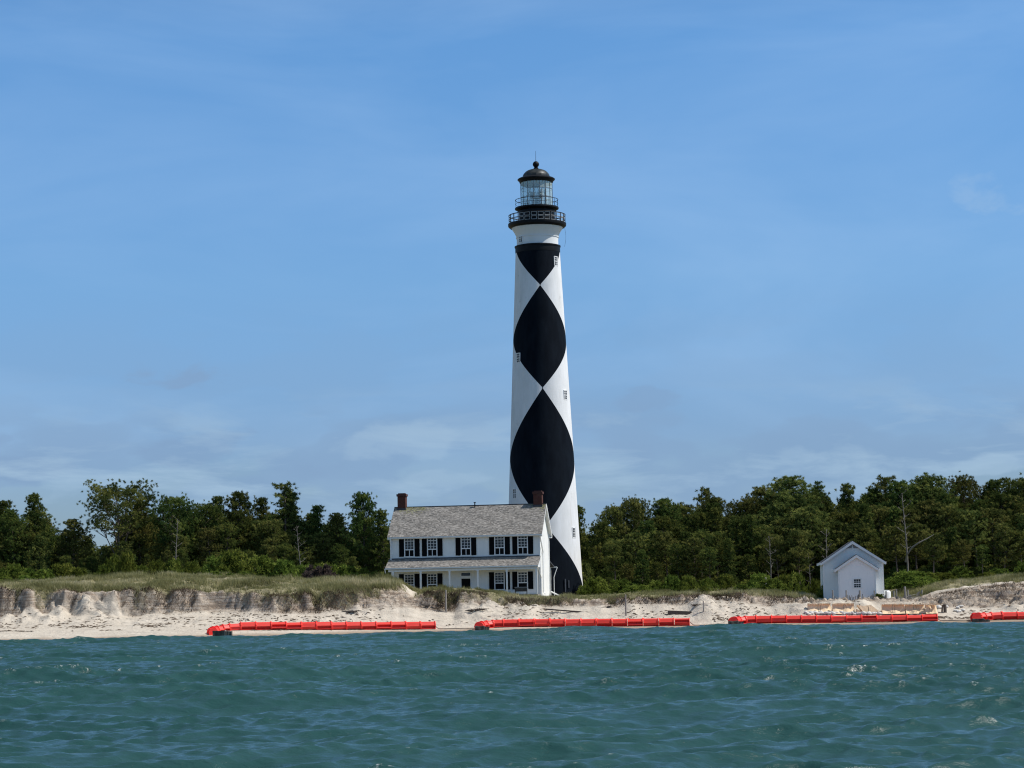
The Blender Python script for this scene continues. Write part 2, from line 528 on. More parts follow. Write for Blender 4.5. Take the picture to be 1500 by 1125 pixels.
tab_plat = [5.4, 5.4, 5.3, 5.3, 5.2, 5.0, 4.9, 4.8, 4.5, 4.0, 3.2, 2.5, 2.4, 2.3, 2.3, 2.3, 2.4, 2.6, 2.9, 3.0, 3.1, 3.1, 3.0, 2.5, 1.9, 1.7, 1.8, 2.4, 3.2, 3.6, 3.9, 4.1]

tab_m = [(-80, 924), (0, 924), (300, 922), (352, 922.6), (637, 921.8), (700, 920), (738, 918.2), (1011, 916.8), (1064, 915), (1108, 913), (1373, 911.8), (1426, 910), (1468, 908.2), (1500, 907.8), (1600, 906)]
SHORE = ([-60, -45, -28, -18, -5, 5, 16, 28, 40, 60], [206, 206, 206.5, 209.5, 212.5, 212.8, 211, 210, 208.6, 208])
prof = {k: [] for k in ('X', 'Yw', 'Ym', 'zm', 'Yb', 'zb', 'Yl', 'zl', 'Yr', 'zr', 'zp')}
for i, px in enumerate(tab_px):
    pw = np.interp(px, [a for a, b in tab_w], [b for a, b in tab_w])
    if px < 0: pw = 940 + (0 - px) * 0.02
    w = at_z(px, pw, 0.0); w.y = np.interp(w.x, *SHORE)
    Yb = w.y + (13.5 if px < 330 else 10.0)
    b = at(px, tab_base[i], Yb)
    l = at(px, tab_lip[i], Yb + tab_gap[i])
    r = at(px, tab_rid[i], Yb + tab_gap[i] + tab_rY[i])
    mm = at(px, np.interp(px, [a for a, b_ in tab_m], [b_ for a, b_ in tab_m]), w.y + 4.2)
    prof['Ym'].append(w.y + 4.2); prof['zm'].append(max(mm.z, .12))
    for k, v in zip(('X', 'Yw', 'Yb', 'zb', 'Yl', 'zl', 'Yr', 'zr', 'zp'), (b.x, w.y, Yb, b.z, l.y, l.z, r.y, r.z, tab_plat[i])):
        prof[k].append(v)
prof = {k: np.array(v) for k, v in prof.items()}
_fx = np.arange(-75, 75, 0.25)
_ker = np.hanning(11); _ker /= _ker.sum()
fine = {}
for k in prof:
    if k == 'X': continue
    v = np.interp(_fx, prof['X'], prof[k])
    v = np.convolve(np.pad(v, 5, mode='edge'), _ker, mode='valid')
    fine[k] = v


def P(k, x):
    return np.interp(x, _fx, fine[k])


SHX = [at(p, 885, 224).x for p in (-50, 380, 420, 560, 590, 612, 640, 800, 860, 1000, 1180, 1200, 1350, 1600)]
SHV = [0.1, 0.2, 0.4, 0.6, 0.2, 1.1, 1.5, 1.2, .6, 0.3, 0.3, 0, -1.5, -2.0]
TALV = [1.2, 1.0, 0.9, 0.7, 0.8, 0.3, 0.25, 0.3, 0.5, 0.6, 0.6, 0.5, 0.8, 1.3]


def terrain(x, y):
    x = np.asarray(x, float); y = np.asarray(y, float)
    x, y = np.broadcast_arrays(x, y)
    Yw, Yb, zb, Yl, zl, Yr, zr, zp = (P(k, x) for k in ('Yw', 'Yb', 'zb', 'Yl', 'zl', 'Yr', 'zr', 'zp'))
    Ym, zm = P('Ym', x), P('zm', x)
    wob = fbm(x * 0.33, y * 0.05 + 3, 5, 3) * 1.3 + vnoise(x * 1.3, y * 0.3, 8) * 0.6
    wob2 = wob + vnoise(x * 2.1, y * 0 + 7, 91) * 0.7 + vnoise(x * 0.85, y * 0 + 2, 92) * 1.5
    Ylw = Yl + wob2 * 0.8
    Ybw = Yb + wob * 0.55 - np.clip(fbm(x * 0.22, y * 0 + 9, 31, 3), 0, 1) * 3.2
    Ybw = np.minimum(Ybw, Ylw - 0.5)
    Yw2 = Yw + vnoise(x * 0.12, y * 0, 12) * 0.7 + vnoise(x * 0.5, y * 0, 13) * 0.35
    # beach: gentle then a berm
    t = np.clip((y - Yw2) / (Ybw - Yw2), -20, 1)
    t1 = np.clip((y - Yw2) / (Ym - Yw2), 0, 1); t2 = np.clip((y - Ym) / (Ybw - Ym), 0, 1)
    beach = np.where(t < 0, (y - Yw2) * 0.11, zm * t1 ** 0.9 + (zb - zm) * (0.55 * t2 + 0.45 * t2 * t2))
    beach = np.maximum(beach, -2.5)
    berm = 0.05 * np.clip(t1 * 2, 0, 1) * fbm(x * 0.15, y * 0.5, 40, 4) + np.clip(t2 * 1.6, 0, 1) * (0.30 * fbm(x * 0.22, y * 0.6, 41, 4) + 0.22 * fbm(x * 1.1, y * 1.4, 44, 4))
    # talus of fallen sand below the scarp
    tal = (np.clip(fbm(x * 0.2, y * 0 + 4, 61, 3) * 1.9 + 0.15, 0, 1.2) + .10) * 1.4 * np.interp(x, SHX, TALV)
    fan = np.clip(1 - (Ylw - y) / (2.2 + tal * 2.5), 0, 1) ** 1.5 * tal * (0.7 + 0.9 * fbm(x * 0.9, y * 0.6, 63, 4))
    s = np.clip((y - Ybw) / (Ylw - Ybw), 0, 1)
    rug = fbm(x * 0.8, y * 1.5, 70, 4)
    s2 = np.clip(s + rug * 0.28 * np.sin(math.pi * s) , 0, 1)
    soft = np.where(Yl - Yb > 2.4, s2, s2 ** 0.8 * 0.5 + 0.5 * np.where(s2 > 0.5, 1 - 0.5 * (2 * (1 - s2)) ** 2.2, 0.5 * (2 * s2) ** 1.4))
    scarp = (zl - zb) * soft
    z = beach + berm * (t <= 1) + np.where(y > Ybw, scarp, 0)
    z = np.maximum(z, np.where((y < Ylw) & (t > 0.3), beach + fan * (zl - zb) * 0.35, -9))
    onscarp = np.clip(np.sin(math.pi * s), 0, 1)
    z = z + onscarp * (0.75 * fbm(x * 1.5, y * 2.2, 77, 4) + 0.22 * fbm(x * 5.0, y * 4.0, 78, 2))
    u = np.clip((y - Ylw) / np.maximum(Yr - Ylw, 0.5), 0, 1)
    top = (zr - zl) * (u * (2 - u)) + 0.34 * np.clip(u * 6, 0, 1) * fbm(x * 0.35, y * 0.35, 80, 4)
    v = np.clip((y - Yr) / 6.0, 0, 1); v = v * v * (3 - 2 * v)
    back = (zp - zr) * v
    z = z + np.where(y > Ylw, top + back, 0)
    far = np.clip((y - 262) / 40, 0, 1)
    z = z * (1 - far) + far * (4.0 + 1.2 * fbm(x * 0.02, y * 0.02, 90, 3))
    # flatten beside the buildings
    return z


def terrain_masks(x, y, z):
    Yb, Yl = P('Yb', x), P('Yl', x)
    h = P('zl', x) - P('zb', x)
    edge = (y - Yl) + 1.5 * fbm(x * 0.5, y * 0.5, 51, 4) + np.interp(x, SHX, SHV)
    veg = np.clip(edge / 0.9 + 0.2, 0, 1)
    # bare sand patches: the blow-out path left of the porch and the flat round the shed
    hole = np.exp(-((x - at(600, 870, 226).x) / 0.9) ** 2) * (y < 231)
    shed_l, shed_r = at(1190, 880, 226).x, at(1352, 880, 226).x
    hole2 = np.clip((x - shed_l) / 2, 0, 1) * np.clip((shed_r - x) / 2, 0, 1) * (y < 229)
    rs = np.clip((x - shed_r) / 3, 0, 1) * np.clip(0.5 + 1.6 * fbm(x * 0.35, y * 0.4, 55, 4) - (y - Yl - 1.0) / 3.0, 0, 1)
    veg = veg * (1 - hole) * (1 - hole2) * (1 - 0.9 * rs)
    dirt = np.clip((y - Yb + 0.6) / 0.8, 0, 1) * np.clip((Yl + 1.2 - y) / 0.6, 0, 1)
    return np.clip(veg, 0, 1), dirt


def hit(px, py, y0=203.0, y1=262.0):
    """where the ground is met by the sight line measured in the photo"""
    d = ray(px, py)
    Y = np.arange(y0, y1, 0.05)
    t = Y / d.y
    X = d.x * t; Zr = CAMZ + d.z * t
    Zt = np.maximum(terrain(X, Y), -0.05)
    k = np.argmax(Zr < Zt)
    if not (Zr < Zt).any(): k = len(Y) - 1
    return Vector((float(X[k]), float(Y[k]), float(Zt[k])))


def make_ground():
    xs = np.concatenate([[-4000, -1500, -600, -300, -160, -110, -88], np.arange(-78, 78.01, 0.17), [88, 110, 160, 300, 600, 1500, 4000]])
    ys = np.concatenate([[-1500, -400, 0, 100, 170, 195], np.arange(203, 212, 0.2), np.arange(212, 228, 0.065), np.arange(228, 234, 0.15), np.arange(234, 262, 0.5), [264, 268, 275, 285, 300, 330, 380, 450, 600, 1200, 4500]])
    X, Y = np.meshgrid(xs, ys)
    Z = terrain(np.clip(X, -74, 74), Y)
    Z = np.where(Y < 200, -2.5, Z)
    veg, dirt = terrain_masks(np.clip(X, -74, 74), Y, Z)
    nx, ny = len(xs), len(ys)
    idx = np.arange(nx * ny).reshape(ny, nx)
    Fc = np.stack([idx[:-1, :-1], idx[:-1, 1:], idx[1:, 1:], idx[1:, :-1]], -1).reshape(-1, 4)
    V = np.stack([X, Y, Z], -1).reshape(-1, 3)
    m = bpy.data.materials.new('sand_and_dune'); m.use_nodes = True
    nt = m.node_tree; L = nt.links.new; b = nt.nodes['Principled BSDF']
    b.inputs['Specular IOR Level'].default_value = 0.15
    tc = N(nt, 'ShaderNodeTexCoord')

    def nz(sc, det=6, rough=0.6):
        mp = N(nt, 'ShaderNodeMapping'); mp.inputs['Scale'].default_value = sc
        L(tc.outputs['Object'], mp.inputs[0])
        n = N(nt, 'ShaderNodeTexNoise', inp={'Scale': 1.0, 'Detail': det, 'Roughness': rough}); L(mp.outputs[0], n.inputs[0])
        return n.outputs[0]

    def rr(sock, stops):
        r = ramp(nt, stops); L(sock, r.inputs[0]); return r.outputs[0]

    def mx(f, a, c, typ='MIX'):
        n = N(nt, 'ShaderNodeMix', data_type='RGBA', blend_type=typ)
        if isinstance(f, float): n.inputs[0].default_value = f
        else: L(f, n.inputs[0])
        for s, v_ in ((6, a), (7, c)):
            if isinstance(v_, tuple): n.inputs[s].default_value = (*v_, 1)
            else: L(v_, n.inputs[s])
        return n.outputs[2]

    def mul(a, c):
        n = N(nt, 'ShaderNodeMath', operation='MULTIPLY'); L(a, n.inputs[0])
        if isinstance(c, float): n.inputs[1].default_value = c
        else: L(c, n.inputs[1])
        return n.outputs[0]
    sand = rr(nz((0.5, 0.9, 1)), [(0.3, (0.50, 0.435, 0.355)), (0.7, (0.63, 0.56, 0.465))])
    sand = mx(mul(rr(nz((3.5, 5, 5), 8, 0.7), [(0.52, 0.0), (0.70, 1.0)]), 0.45), sand, (0.36, 0.30, 0.24))
    # wrack / shell lines parallel to the shore
    wr = rr(nz((0.12, 1.9, 2.2), 6, 0.65), [(0.56, 0.0), (0.63, 1.0)])
    sand = mx(mul(wr, 0.42), sand, (0.33, 0.28, 0.235))
    # wet sand near the waterline
    geo = N(nt, 'ShaderNodeSeparateXYZ'); L(tc.outputs['Object'], geo.inputs[0])
    hz = N(nt, 'ShaderNodeMath', operation='MULTIPLY_ADD', inp={1: 0.5, 2: -0.25}); L(nz((0.25, 0.8, 1)), hz.inputs[0])
    wz = N(nt, 'ShaderNodeMath', operation='ADD'); L(geo.outputs['Z'], wz.inputs[0]); L(hz.outputs[0], wz.inputs[1])
    wet = rr(wz.outputs[0], [(0.10, 1.0), (0.34, 0.0)])
    sand = mx(wet, sand, (0.345, 0.265, 0.195))
    # scarp face: dirty sand, hanging roots, strata
    da = N(nt, 'ShaderNodeAttribute', attribute_name='dirt')
    st = rr(nz((3.0, 1.2, 1.3), 9, 0.75), [(0.44, 0.0), (0.60, 1.0)])
    lay = rr(nz((0.35, 0.4, 5.5), 7, 0.7), [(0.47, 0.0), (0.57, 1.0)])
    big = rr(nz((0.14, 0.2, 0.5), 4, 0.6), [(0.34, 0.15), (0.60, 1.0)])
    face = mx(0.35, sand, (0.40, 0.32, 0.25))
    blot = rr(nz((1.3, 1.3, 1.6), 9, 0.75), [(0.47, 0.0), (0.58, 1.0)])
    face = mx(mul(lay, 0.8), face, (0.235, 0.175, 0.125))
    face = mx(mul(blot, 0.5), face, (0.26, 0.195, 0.145))
    face = mx(mul(mul(st, big), 0.6), face, (0.13, 0.092, 0.072))
    col = mx(da.outputs['Fac'], sand, face)
    va = N(nt, 'ShaderNodeAttribute', attribute_name='veg')
    soil = rr(nz((1.2, 1.2, 1.2), 7, 0.7), [(0.35, (0.17, 0.155, 0.085)), (0.55, (0.27, 0.24, 0.14)), (0.75, (0.42, 0.36, 0.27))])
    col = mx(va.outputs['Fac'], col, soil)
    L(col, b.inputs['Base Color'])
    b.inputs['Roughness'].default_value = 0.95
    bp = N(nt, 'ShaderNodeBump', inp={'Strength': 0.9, 'Distance': 0.25})
    L(nz((1.7, 1.7, 2.2), 8, 0.72), bp.inputs['Height']); L(bp.outputs[0], b.inputs['Normal'])
    me = mesh_np('ground', V, Fc, m, {'veg': veg.ravel(), 'dirt': dirt.ravel()}, smooth=True)
    o = link('ground', me)
    o['kind'] = 'structure'


make_ground()


# ------------------------------------------------------------------ water
def make_water():
    nc = 860
    u = np.linspace(-1, 1, nc)
    ext = np.array([1.15, 1.6, 3.0, 8.0])
    ys = []; y = 22.0
    while y < 226:
        ys.append(y); y += 0.075 + (y - 22) * 0.00135
    ys = np.array(ys)
    half = 0.225 * ys * 1.06 + 13
    X = np.concatenate([-half[:, None] * ext[::-1][None], half[:, None] * u[None], half[:, None] * ext[None]], 1)
    Y = np.repeat(ys[:, None], X.shape[1], 1)
    ue = np.concatenate([-ext[::-1], u, ext])
    damp = np.clip((1.25 - np.abs(ue)) / 0.25, 0, 1)[None, :] * np.ones_like(X)
    dz = np.zeros_like(X); dx = np.zeros_like(X); dy = np.zeros_like(X); jac = np.zeros_like(X)
    r = np.random.default_rng(11)
    spx = 2 * half / nc
    group = 0.75 + 0.9 * (0.5 + fbm(X * 0.05, Y * 0.07, 300, 3))
    n = 150
    for i in range(n):
        lam = 0.30 * (14.0 / 0.30) ** ((i + r.random()) / n)
        k = 2 * math.pi / lam
        th = R(-74) + r.normal(0, 0.50 if lam < 3 else 0.34)     # travelling toward the viewer and slightly right
        s = 0.043 if lam < 1.2 else (0.029 if lam < 4 else 0.023)
        a = s / k
        ph = r.random() * 6.283
        kx, ky = k * math.cos(th), k * math.sin(th)
        fade = np.clip((lam / (spx * 3.2)) - 0.35, 0, 1)[:, None] * damp * (group if lam < 4 else 1.0)
        p = kx * X + ky * Y + ph
        sn, cs = np.sin(p), np.cos(p)
        dz += a * fade * sn
        dx += a * fade * cs * math.cos(th) * 0.75
        dy += a * fade * cs * math.sin(th) * 0.75
        jac += s * fade * sn
    # shoaling near the beach
    tz = terrain(np.clip(X, -74, 74), Y)
    shal = np.clip(-tz / 1.3, 0.0, 1)
    amp = 0.10 + 0.90 * shal
    V = np.stack([X + dx * amp, Y + dy * amp, dz * amp], -1)
    # whitecaps where crests are steepest; thin wash at the edge of the sand
    fo = np.clip((jac - 0.84) / 0.2, 0, 1) * np.clip(0.3 + 2.4 * fbm(X * 0.13, Y * 0.09, 210, 3) - 0.3, 0, 1) * (damp > 0.5)
    wash = np.clip(1 - np.abs(tz + 0.03) / 0.055, 0, 1) * np.clip(vnoise(X * 0.28, Y * 0.05, 220) * 3.0 + 0.2, 0, 1)
    shore = np.clip(1 + tz / 0.9, 0, 1)
    foam = np.clip(fo + wash * 0.8, 0, 1)
    ny, nx = X.shape
    # run the sheet back behind the camera
    V0 = V[0].copy(); V0[:, 1] = -1500; V0[:, 0] *= 60; V0[:, 2] = 0
    V = np.concatenate([V0[None], V], 0); foam = np.concatenate([foam[:1] * 0, foam], 0)
    shore = np.concatenate([shore[:1] * 0, shore], 0)
    V[1:, 0, 0] = -4000; V[1:, -1, 0] = 4000
    ny += 1
    idx = np.arange(nx * ny).reshape(ny, nx)
    Fc = np.stack([idx[:-1, :-1], idx[:-1, 1:], idx[1:, 1:], idx[1:, :-1]], -1).reshape(-1, 4)
    m = bpy.data.materials.new('sea_water'); m.use_nodes = True
    nt = m.node_tree; L = nt.links.new; b = nt.nodes['Principled BSDF']
    b.inputs['IOR'].default_value = 1.33
    b.inputs['Specular IOR Level'].default_value = 0.36
    tc = N(nt, 'ShaderNodeTexCoord')

    def nz(sc, det, rough=0.6, dist=0.0):
        mp = N(nt, 'ShaderNodeMapping'); mp.inputs['Scale'].default_value = sc
        mp.inputs['Rotation'].default_value = (0, 0, R(18))
        L(tc.outputs['Object'], mp.inputs[0])
        t = N(nt, 'ShaderNodeTexNoise', inp={'Scale': 1.0, 'Detail': det, 'Roughness': rough, 'Distortion': dist}); L(mp.outputs[0], t.inputs[0])
        return t.outputs[0]
    c = ramp(nt, [(0.3, (0.015, 0.055, 0.052)), (0.7, (0.024, 0.073, 0.070))]); L(nz((0.05, 0.03, 1), 4), c.inputs[0])
    fa = N(nt, 'ShaderNodeAttribute', attribute_name='foam')
    sa = N(nt, 'ShaderNodeAttribute', attribute_name='shore')
    fn = ramp(nt, [(0.50, 0.0), (0.60, 1.0)]); L(nz((9, 12, 9), 8, 0.8), fn.inputs[0])
    ml = N(nt, 'ShaderNodeMath', operation='MULTIPLY'); L(fa.outputs['Fac'], ml.inputs[0]); L(fn.outputs[0], ml.inputs[1])
    sh = N(nt, 'ShaderNodeMix', data_type='RGBA'); L(sa.outputs['Fac'], sh.inputs[0]); L(c.outputs[0], sh.inputs[6]); sh.inputs[7].default_value = (0.095, 0.15, 0.125, 1)
    mx = N(nt, 'ShaderNodeMix', data_type='RGBA'); L(ml.outputs[0], mx.inputs[0]); L(sh.outputs[2], mx.inputs[6]); mx.inputs[7].default_value = (0.72, 0.76, 0.76, 1)
    L(mx.outputs[2], b.inputs['Base Color'])
    rg = N(nt, 'ShaderNodeMapRange', inp={1: 0, 2: 1, 3: 0.16, 4: 0.8}); L(ml.outputs[0], rg.inputs[0]); L(rg.outputs[0], b.inputs['Roughness'])
    b1 = N(nt, 'ShaderNodeBump', inp={'Strength': 1.0, 'Distance': 0.045}); L(nz((2.4, 6.0, 2.4), 6, 0.62, 0.6), b1.inputs['Height'])
    b2 = N(nt, 'ShaderNodeBump', inp={'Strength': 0.6, 'Distance': 0.013}); L(nz((9, 18, 9), 2, 0.5), b2.inputs['Height'])
    L(b1.outputs[0], b2.inputs['Normal']); L(b2.outputs[0], b.inputs['Normal'])
    me = mesh_np('water', V.reshape(-1, 3), Fc, m, {'foam': foam.ravel(), 'shore': shore.ravel()}, smooth=True)
    o = link('water', me)
    o['kind'] = 'structure'


make_water()

# ------------------------------------------------------------------ lighthouse
TY = 263.0


def axis_px(py):
    return 785.0 + (py - 240) * 13.0 / 628.0


TX = at(axis_px(866), 866, TY).x


def tz(py):
    return at(axis_px(py), py, TY).z


def tr(rpx, py):
    z = tz(py)
    depth = TY * math.cos(PITCH) + (z - CAMZ) * math.sin(PITCH)
    return rpx * depth / F


def tower_paint():
    m = mat('tower_paint', (0.77, 0.775, 0.78), 0.8, 0.07)
    nt = m.node_tree; L = nt.links.new; b = nt.nodes['Principled BSDF']
    tc = N(nt, 'ShaderNodeTexCoord'); sp = N(nt, 'ShaderNodeSeparateXYZ'); L(tc.outputs['Object'], sp.inputs[0])
    # diamonds: |angle| against a saw-tooth of height; turned 3.5 degrees
    rot = N(nt, 'ShaderNodeVectorRotate', rotation_type='Z_AXIS'); rot.inputs['Angle'].default_value = R(-3.4)
    L(tc.outputs['Object'], rot.inputs['Vector'])
    s2 = N(nt, 'ShaderNodeSeparateXYZ'); L(rot.outputs[0], s2.inputs[0])
    ax = N(nt, 'ShaderNodeMath', operation='ABSOLUTE'); L(s2.outputs['X'], ax.inputs[0])
    ay = N(nt, 'ShaderNodeMath', operation='ABSOLUTE'); L(s2.outputs['Y'], ay.inputs[0])
    a2 = N(nt, 'ShaderNodeMath', operation='ARCTAN2'); L(ax.outputs[0], a2.inputs[0]); L(ay.outputs[0], a2.inputs[1])
    an = N(nt, 'ShaderNodeMath', operation='DIVIDE', inp={1: math.pi / 2}); L(a2.outputs[0], an.inputs[0])
    z0, z1 = tz(880), tz(356)
    zn = N(nt, 'ShaderNodeMapRange', inp={1: z0, 2: z1}); L(sp.outputs['Z'], zn.inputs[0])
    pts = [(872, 1.0), (772, 0.0), (671, 1.0), (572, 0.0), (498, 1.0), (422, 0.0), (362, 1.0)]
    rp = ramp(nt, [((tz(p) - z0) / (z1 - z0), v) for p, v in pts]); L(zn.outputs[0], rp.inputs[0])
    lt = N(nt, 'ShaderNodeMath', operation='SUBTRACT'); L(rp.outputs[0], lt.inputs[0]); L(an.outputs[0], lt.inputs[1])
    sm = ramp(nt, [(0.0, 0.0), (0.004, 1.0)]); L(lt.outputs[0], sm.inputs[0])

    def nz(sc, det=7, rough=0.65):
        mp = N(nt, 'ShaderNodeMapping'); mp.inputs['Scale'].default_value = sc
        L(tc.outputs['Object'], mp.inputs[0])
        n = N(nt, 'ShaderNodeTexNoise', inp={'Scale': 1.0, 'Detail': det, 'Roughness': rough}); L(mp.outputs[0], n.inputs[0])
        return n.outputs[0]

    def mx(f, a, c):
        n = N(nt, 'ShaderNodeMix', data_type='RGBA'); L(f, n.inputs[0])
        for s, v_ in ((6, a), (7, c)):
            if isinstance(v_, tuple): n.inputs[s].default_value = (*v_, 1)
            else: L(v_, n.inputs[s])
        return n.outputs[2]
    n1 = ramp(nt, [(0.40, 0.0), (0.75, 0.75)]); L(nz((0.8, 0.8, 0.25)), n1.inputs[0])
    white = mx(n1.outputs[0], (0.78, 0.785, 0.79), (0.60, 0.60, 0.585))
    n2 = ramp(nt, [(0.57, 0.0), (0.65, 0.6)]); L(nz((1.7, 1.7, 0.9), 9, 0.75), n2.inputs[0])
    n3 = ramp(nt, [(0.5, 0.0), (0.65, 1.0)]); L(nz((0.25, 0.25, 0.15), 3), n3.inputs[0])
    k = N(nt, 'ShaderNodeMath', operation='MULTIPLY'); L(n2.outputs[0], k.inputs[0]); L(n3.outputs[0], k.inputs[1])
    white = mx(k.outputs[0], white, (0.36, 0.35, 0.33))
    n4 = ramp(nt, [(0.40, 0.0), (0.75, 1.0)]); L(nz((1.1, 1.1, 0.3)), n4.inputs[0])
    black = mx(n4.outputs[0], (0.0028, 0.0052, 0.0095), (0.0080, 0.0125, 0.0195))
    rs_ = ramp(nt, [(0.62, 0.0), (0.74, 0.5)]); L(nz((2.2, 2.2, 0.10), 4, 0.6), rs_.inputs[0])
    white = mx(rs_.outputs[0], white, (0.50, 0.44, 0.36))
    col = mx(sm.outputs[0], white, black)
    L(col, b.inputs['Base Color'])
    bp = N(nt, 'ShaderNodeBump', inp={'Strength': 0.35, 'Distance': 0.03}); L(nz((5, 5, 11), 4), bp.inputs['Height']); L(bp.outputs[0], b.inputs['Normal'])
    return m


def lighthouse():
    gz = 3.2
    root = empty('lighthouse', (TX, TY, gz), 0, 'tall white lighthouse painted with large black diamonds, black lantern room on top', 'lighthouse')
    Z = lambda py: tz(py) - 0.0
    off = Vector((0, 0, -gz))

    # mesh z are absolute so patterns use object z = absolute; put meshes at -gz
    def put(mb, name, m, parent=root, smooth=None):
        o = mb.build(name, m, parent, smooth=smooth)
        if parent is root: o.location = off
        return o
    rad = lambda py: tr(32.2 + (py - 365) * (48.3 - 32.2) / 335.0, py)
    mb = MB()
    pr = [(rad(900), gz - 1.2)]
    for py in range(880, 364, -12):
        pr.append((rad(py), Z(py)))
    pr.append((rad(364), Z(364)))
    mb.lathe(pr, 160)
    put(mb, 'tower_wall', tower_paint(), smooth=40)
    # neck and flare
    mb = MB()
    r0 = tr(30.4, 355); r1 = tr(30.6, 347)
    mb.lathe([(r0, Z(362)), (r0, Z(352)), (r1, Z(349.3)), (r1 + .06, Z(349.1)), (r1 + .06, Z(348.2)), (r1, Z(348)), (tr(31.6, 345), Z(345)), (tr(33.4, 341), Z(341)), (tr(35.4, 338), Z(338)), (tr(37.4, 335), Z(335)), (tr(37.4, 335), Z(330))], 96)
    put(mb, 'neck_flare', M['white'], smooth=35)
    mb = MB()
    rb = tr(32.9, 366)
    mb.lathe([(rb - .25, Z(371)), (rb - .02, Z(371)), (rb, Z(369)), (rb, Z(363)), (rb + .07, Z(362.6)), (rb + .07, Z(361)), (r0 - .05, Z(360))], 96)
    put(mb, 'belt', M['black'], smooth=35)
    # gallery deck
    mb = MB()
    rg = tr(42.6, 328)
    mb.lathe([(tr(36.5, 335), Z(334.4)), (tr(39.5, 333), Z(334.2)), (tr(40.5, 333), Z(333.2)), (tr(42, 331), Z(332.2)), (rg, Z(330.8)), (rg, Z(328.0)), (rg - .1, Z(327.6)), (tr(20, 320), Z(327.3))], 96)
    put(mb, 'gallery_deck', M['black'], smooth=30)

    # gallery railing: posts, three rings; net frames as sub-part
    def ring(mb, r, z, w=0.05, n=64):
        mb.tube([(r * math.cos(2 * math.pi * k / n), r * math.sin(2 * math.pi * k / n), z) for k in range(n)] + [(r, 0, z)], w, 6, cap=False)
    zt, zb_ = Z(315.8), Z(328.0)
    mb = MB(); fr = MB()
    rr_ = rg - 0.10
    nb = 26
    ring(mb, rr_, zt, 0.045); ring(mb, rr_, (zt + zb_) / 2, 0.03)
    for k in range(nb):
        a = 2 * math.pi * (k + .5) / nb
        p = Vector((rr_ * math.cos(a), rr_ * math.sin(a), 0))
        mb.bar(p + Vector((0, 0, zb_)), p + Vector((0, 0, zt)), 0.06)
        a2 = 2 * math.pi * (k + 1.5) / nb
        q = Vector((rr_ * math.cos(a2), rr_ * math.sin(a2), 0))
        d = (q - p); i0 = p + d * 0.12; i1 = p + d * 0.88
        h = (zt - zb_)
        for z0, z1 in ((zb_ + h * .07, zb_ + h * .44), (zb_ + h * .56, zb_ + h * .93)):
            for (s, e) in (((i0, z0), (i1, z0)), ((i0, z1), (i1, z1)), ((i0, z0), (i0, z1)), ((i1, z0), (i1, z1))):
                fr.bar(s[0] + Vector((0, 0, s[1])), e[0] + Vector((0, 0, e[1])), 0.032)
    o = put(mb, 'gallery_railing', M['black'])
    fr.build('net_frame', M['greypaint'], o)
    # watch room
    mb = MB()
    rw = tr(26.3, 314)
    mb.lathe([(rw, Z(326)), (rw, Z(309.5)), (rw + .08, Z(309))], 64)
    put(mb, 'watch_room', M['black'], smooth=30)
    # lantern deck
    mb = MB()
    rd = tr(32.0, 304)
    mb.lathe([(rw - .1, Z(309.4)), (rd - .35, Z(308.8)), (rd, Z(306.6)), (rd, Z(304.6)), (rd - .08, Z(304.2)), (tr(15, 302), Z(303.8))], 80)
    put(mb, 'lantern_deck', M['black'], smooth=30)
    mb = MB()
    for k in range(16):
        a = 2 * math.pi * (k + .5) / 16
        mb.bar(((rd - .06) * math.cos(a), (rd - .06) * math.sin(a), Z(306)), ((rd - .06) * math.cos(a), (rd - .06) * math.sin(a), Z(293.2)), 0.035)
    ring(mb, rd - .06, Z(293.2), 0.035); ring(mb, rd - .06, Z(299), 0.018)
    for k in range(8):
        a = 2 * math.pi * (k + .5) / 8
        mb.bar(((rd - .15) * math.cos(a), (rd - .15) * math.sin(a), Z(326)), ((rd - .15) * math.cos(a), (rd - .15) * math.sin(a), Z(307)), 0.07)
    put(mb, 'lantern_railing', M['black'])
    # lantern glass
    gm = bpy.data.materials.new('lantern_glass'); gm.use_nodes = True
    nt = gm.node_tree; nt.nodes.clear(); L = nt.links.new
    out = N(nt, 'ShaderNodeOutputMaterial'); tr_ = N(nt, 'ShaderNodeBsdfTransparent'); tr_.inputs[0].default_value = (0.92, 0.97, 0.955, 1)
    gl = N(nt, 'ShaderNodeBsdfGlossy', inp={'Roughness': 0.06}); gl.inputs[0].default_value = (0.9, 0.95, 0.95, 1)
    df = N(nt, 'ShaderNodeBsdfDiffuse'); df.inputs[0].default_value = (0.70, 0.84, 0.79, 1)
    m1 = N(nt, 'ShaderNodeMixShader', inp={0: 0.34}); m2 = N(nt, 'ShaderNodeMixShader', inp={0: 0.10})
    L(tr_.outputs[0], m1.inputs[1]); L(df.outputs[0], m1.inputs[2]); L(m1.outputs[0], m2.inputs[1]); L(gl.outputs[0], m2.inputs[2]); L(m2.outputs[0], out.inputs[0])
    rl = tr(23.6, 285)
    gz0, gz1 = Z(304), Z(265.5)
    mb = MB(); mb.lathe([(rl - .03, gz0), (rl - .03, gz1)], 16, a0=math.pi / 16)
    put(mb, 'lantern_glass', gm)
    mb = MB()
    for k in range(16):
        a = math.pi / 16 + 2 * math.pi * k / 16
        p = Vector((rl * math.cos(a), rl * math.sin(a), 0)); q = Vector((rl * math.cos(a + math.pi / 8), rl * math.sin(a + math.pi / 8), 0))
        mb.bar(p + Vector((0, 0, gz0)), p + Vector((0, 0, gz1)), 0.05)
        for f in (0.36, 0.68):
            z = gz0 + (gz1 - gz0) * f
            mb.bar(p + Vector((0, 0, z)), q + Vector((0, 0, z)), 0.04)
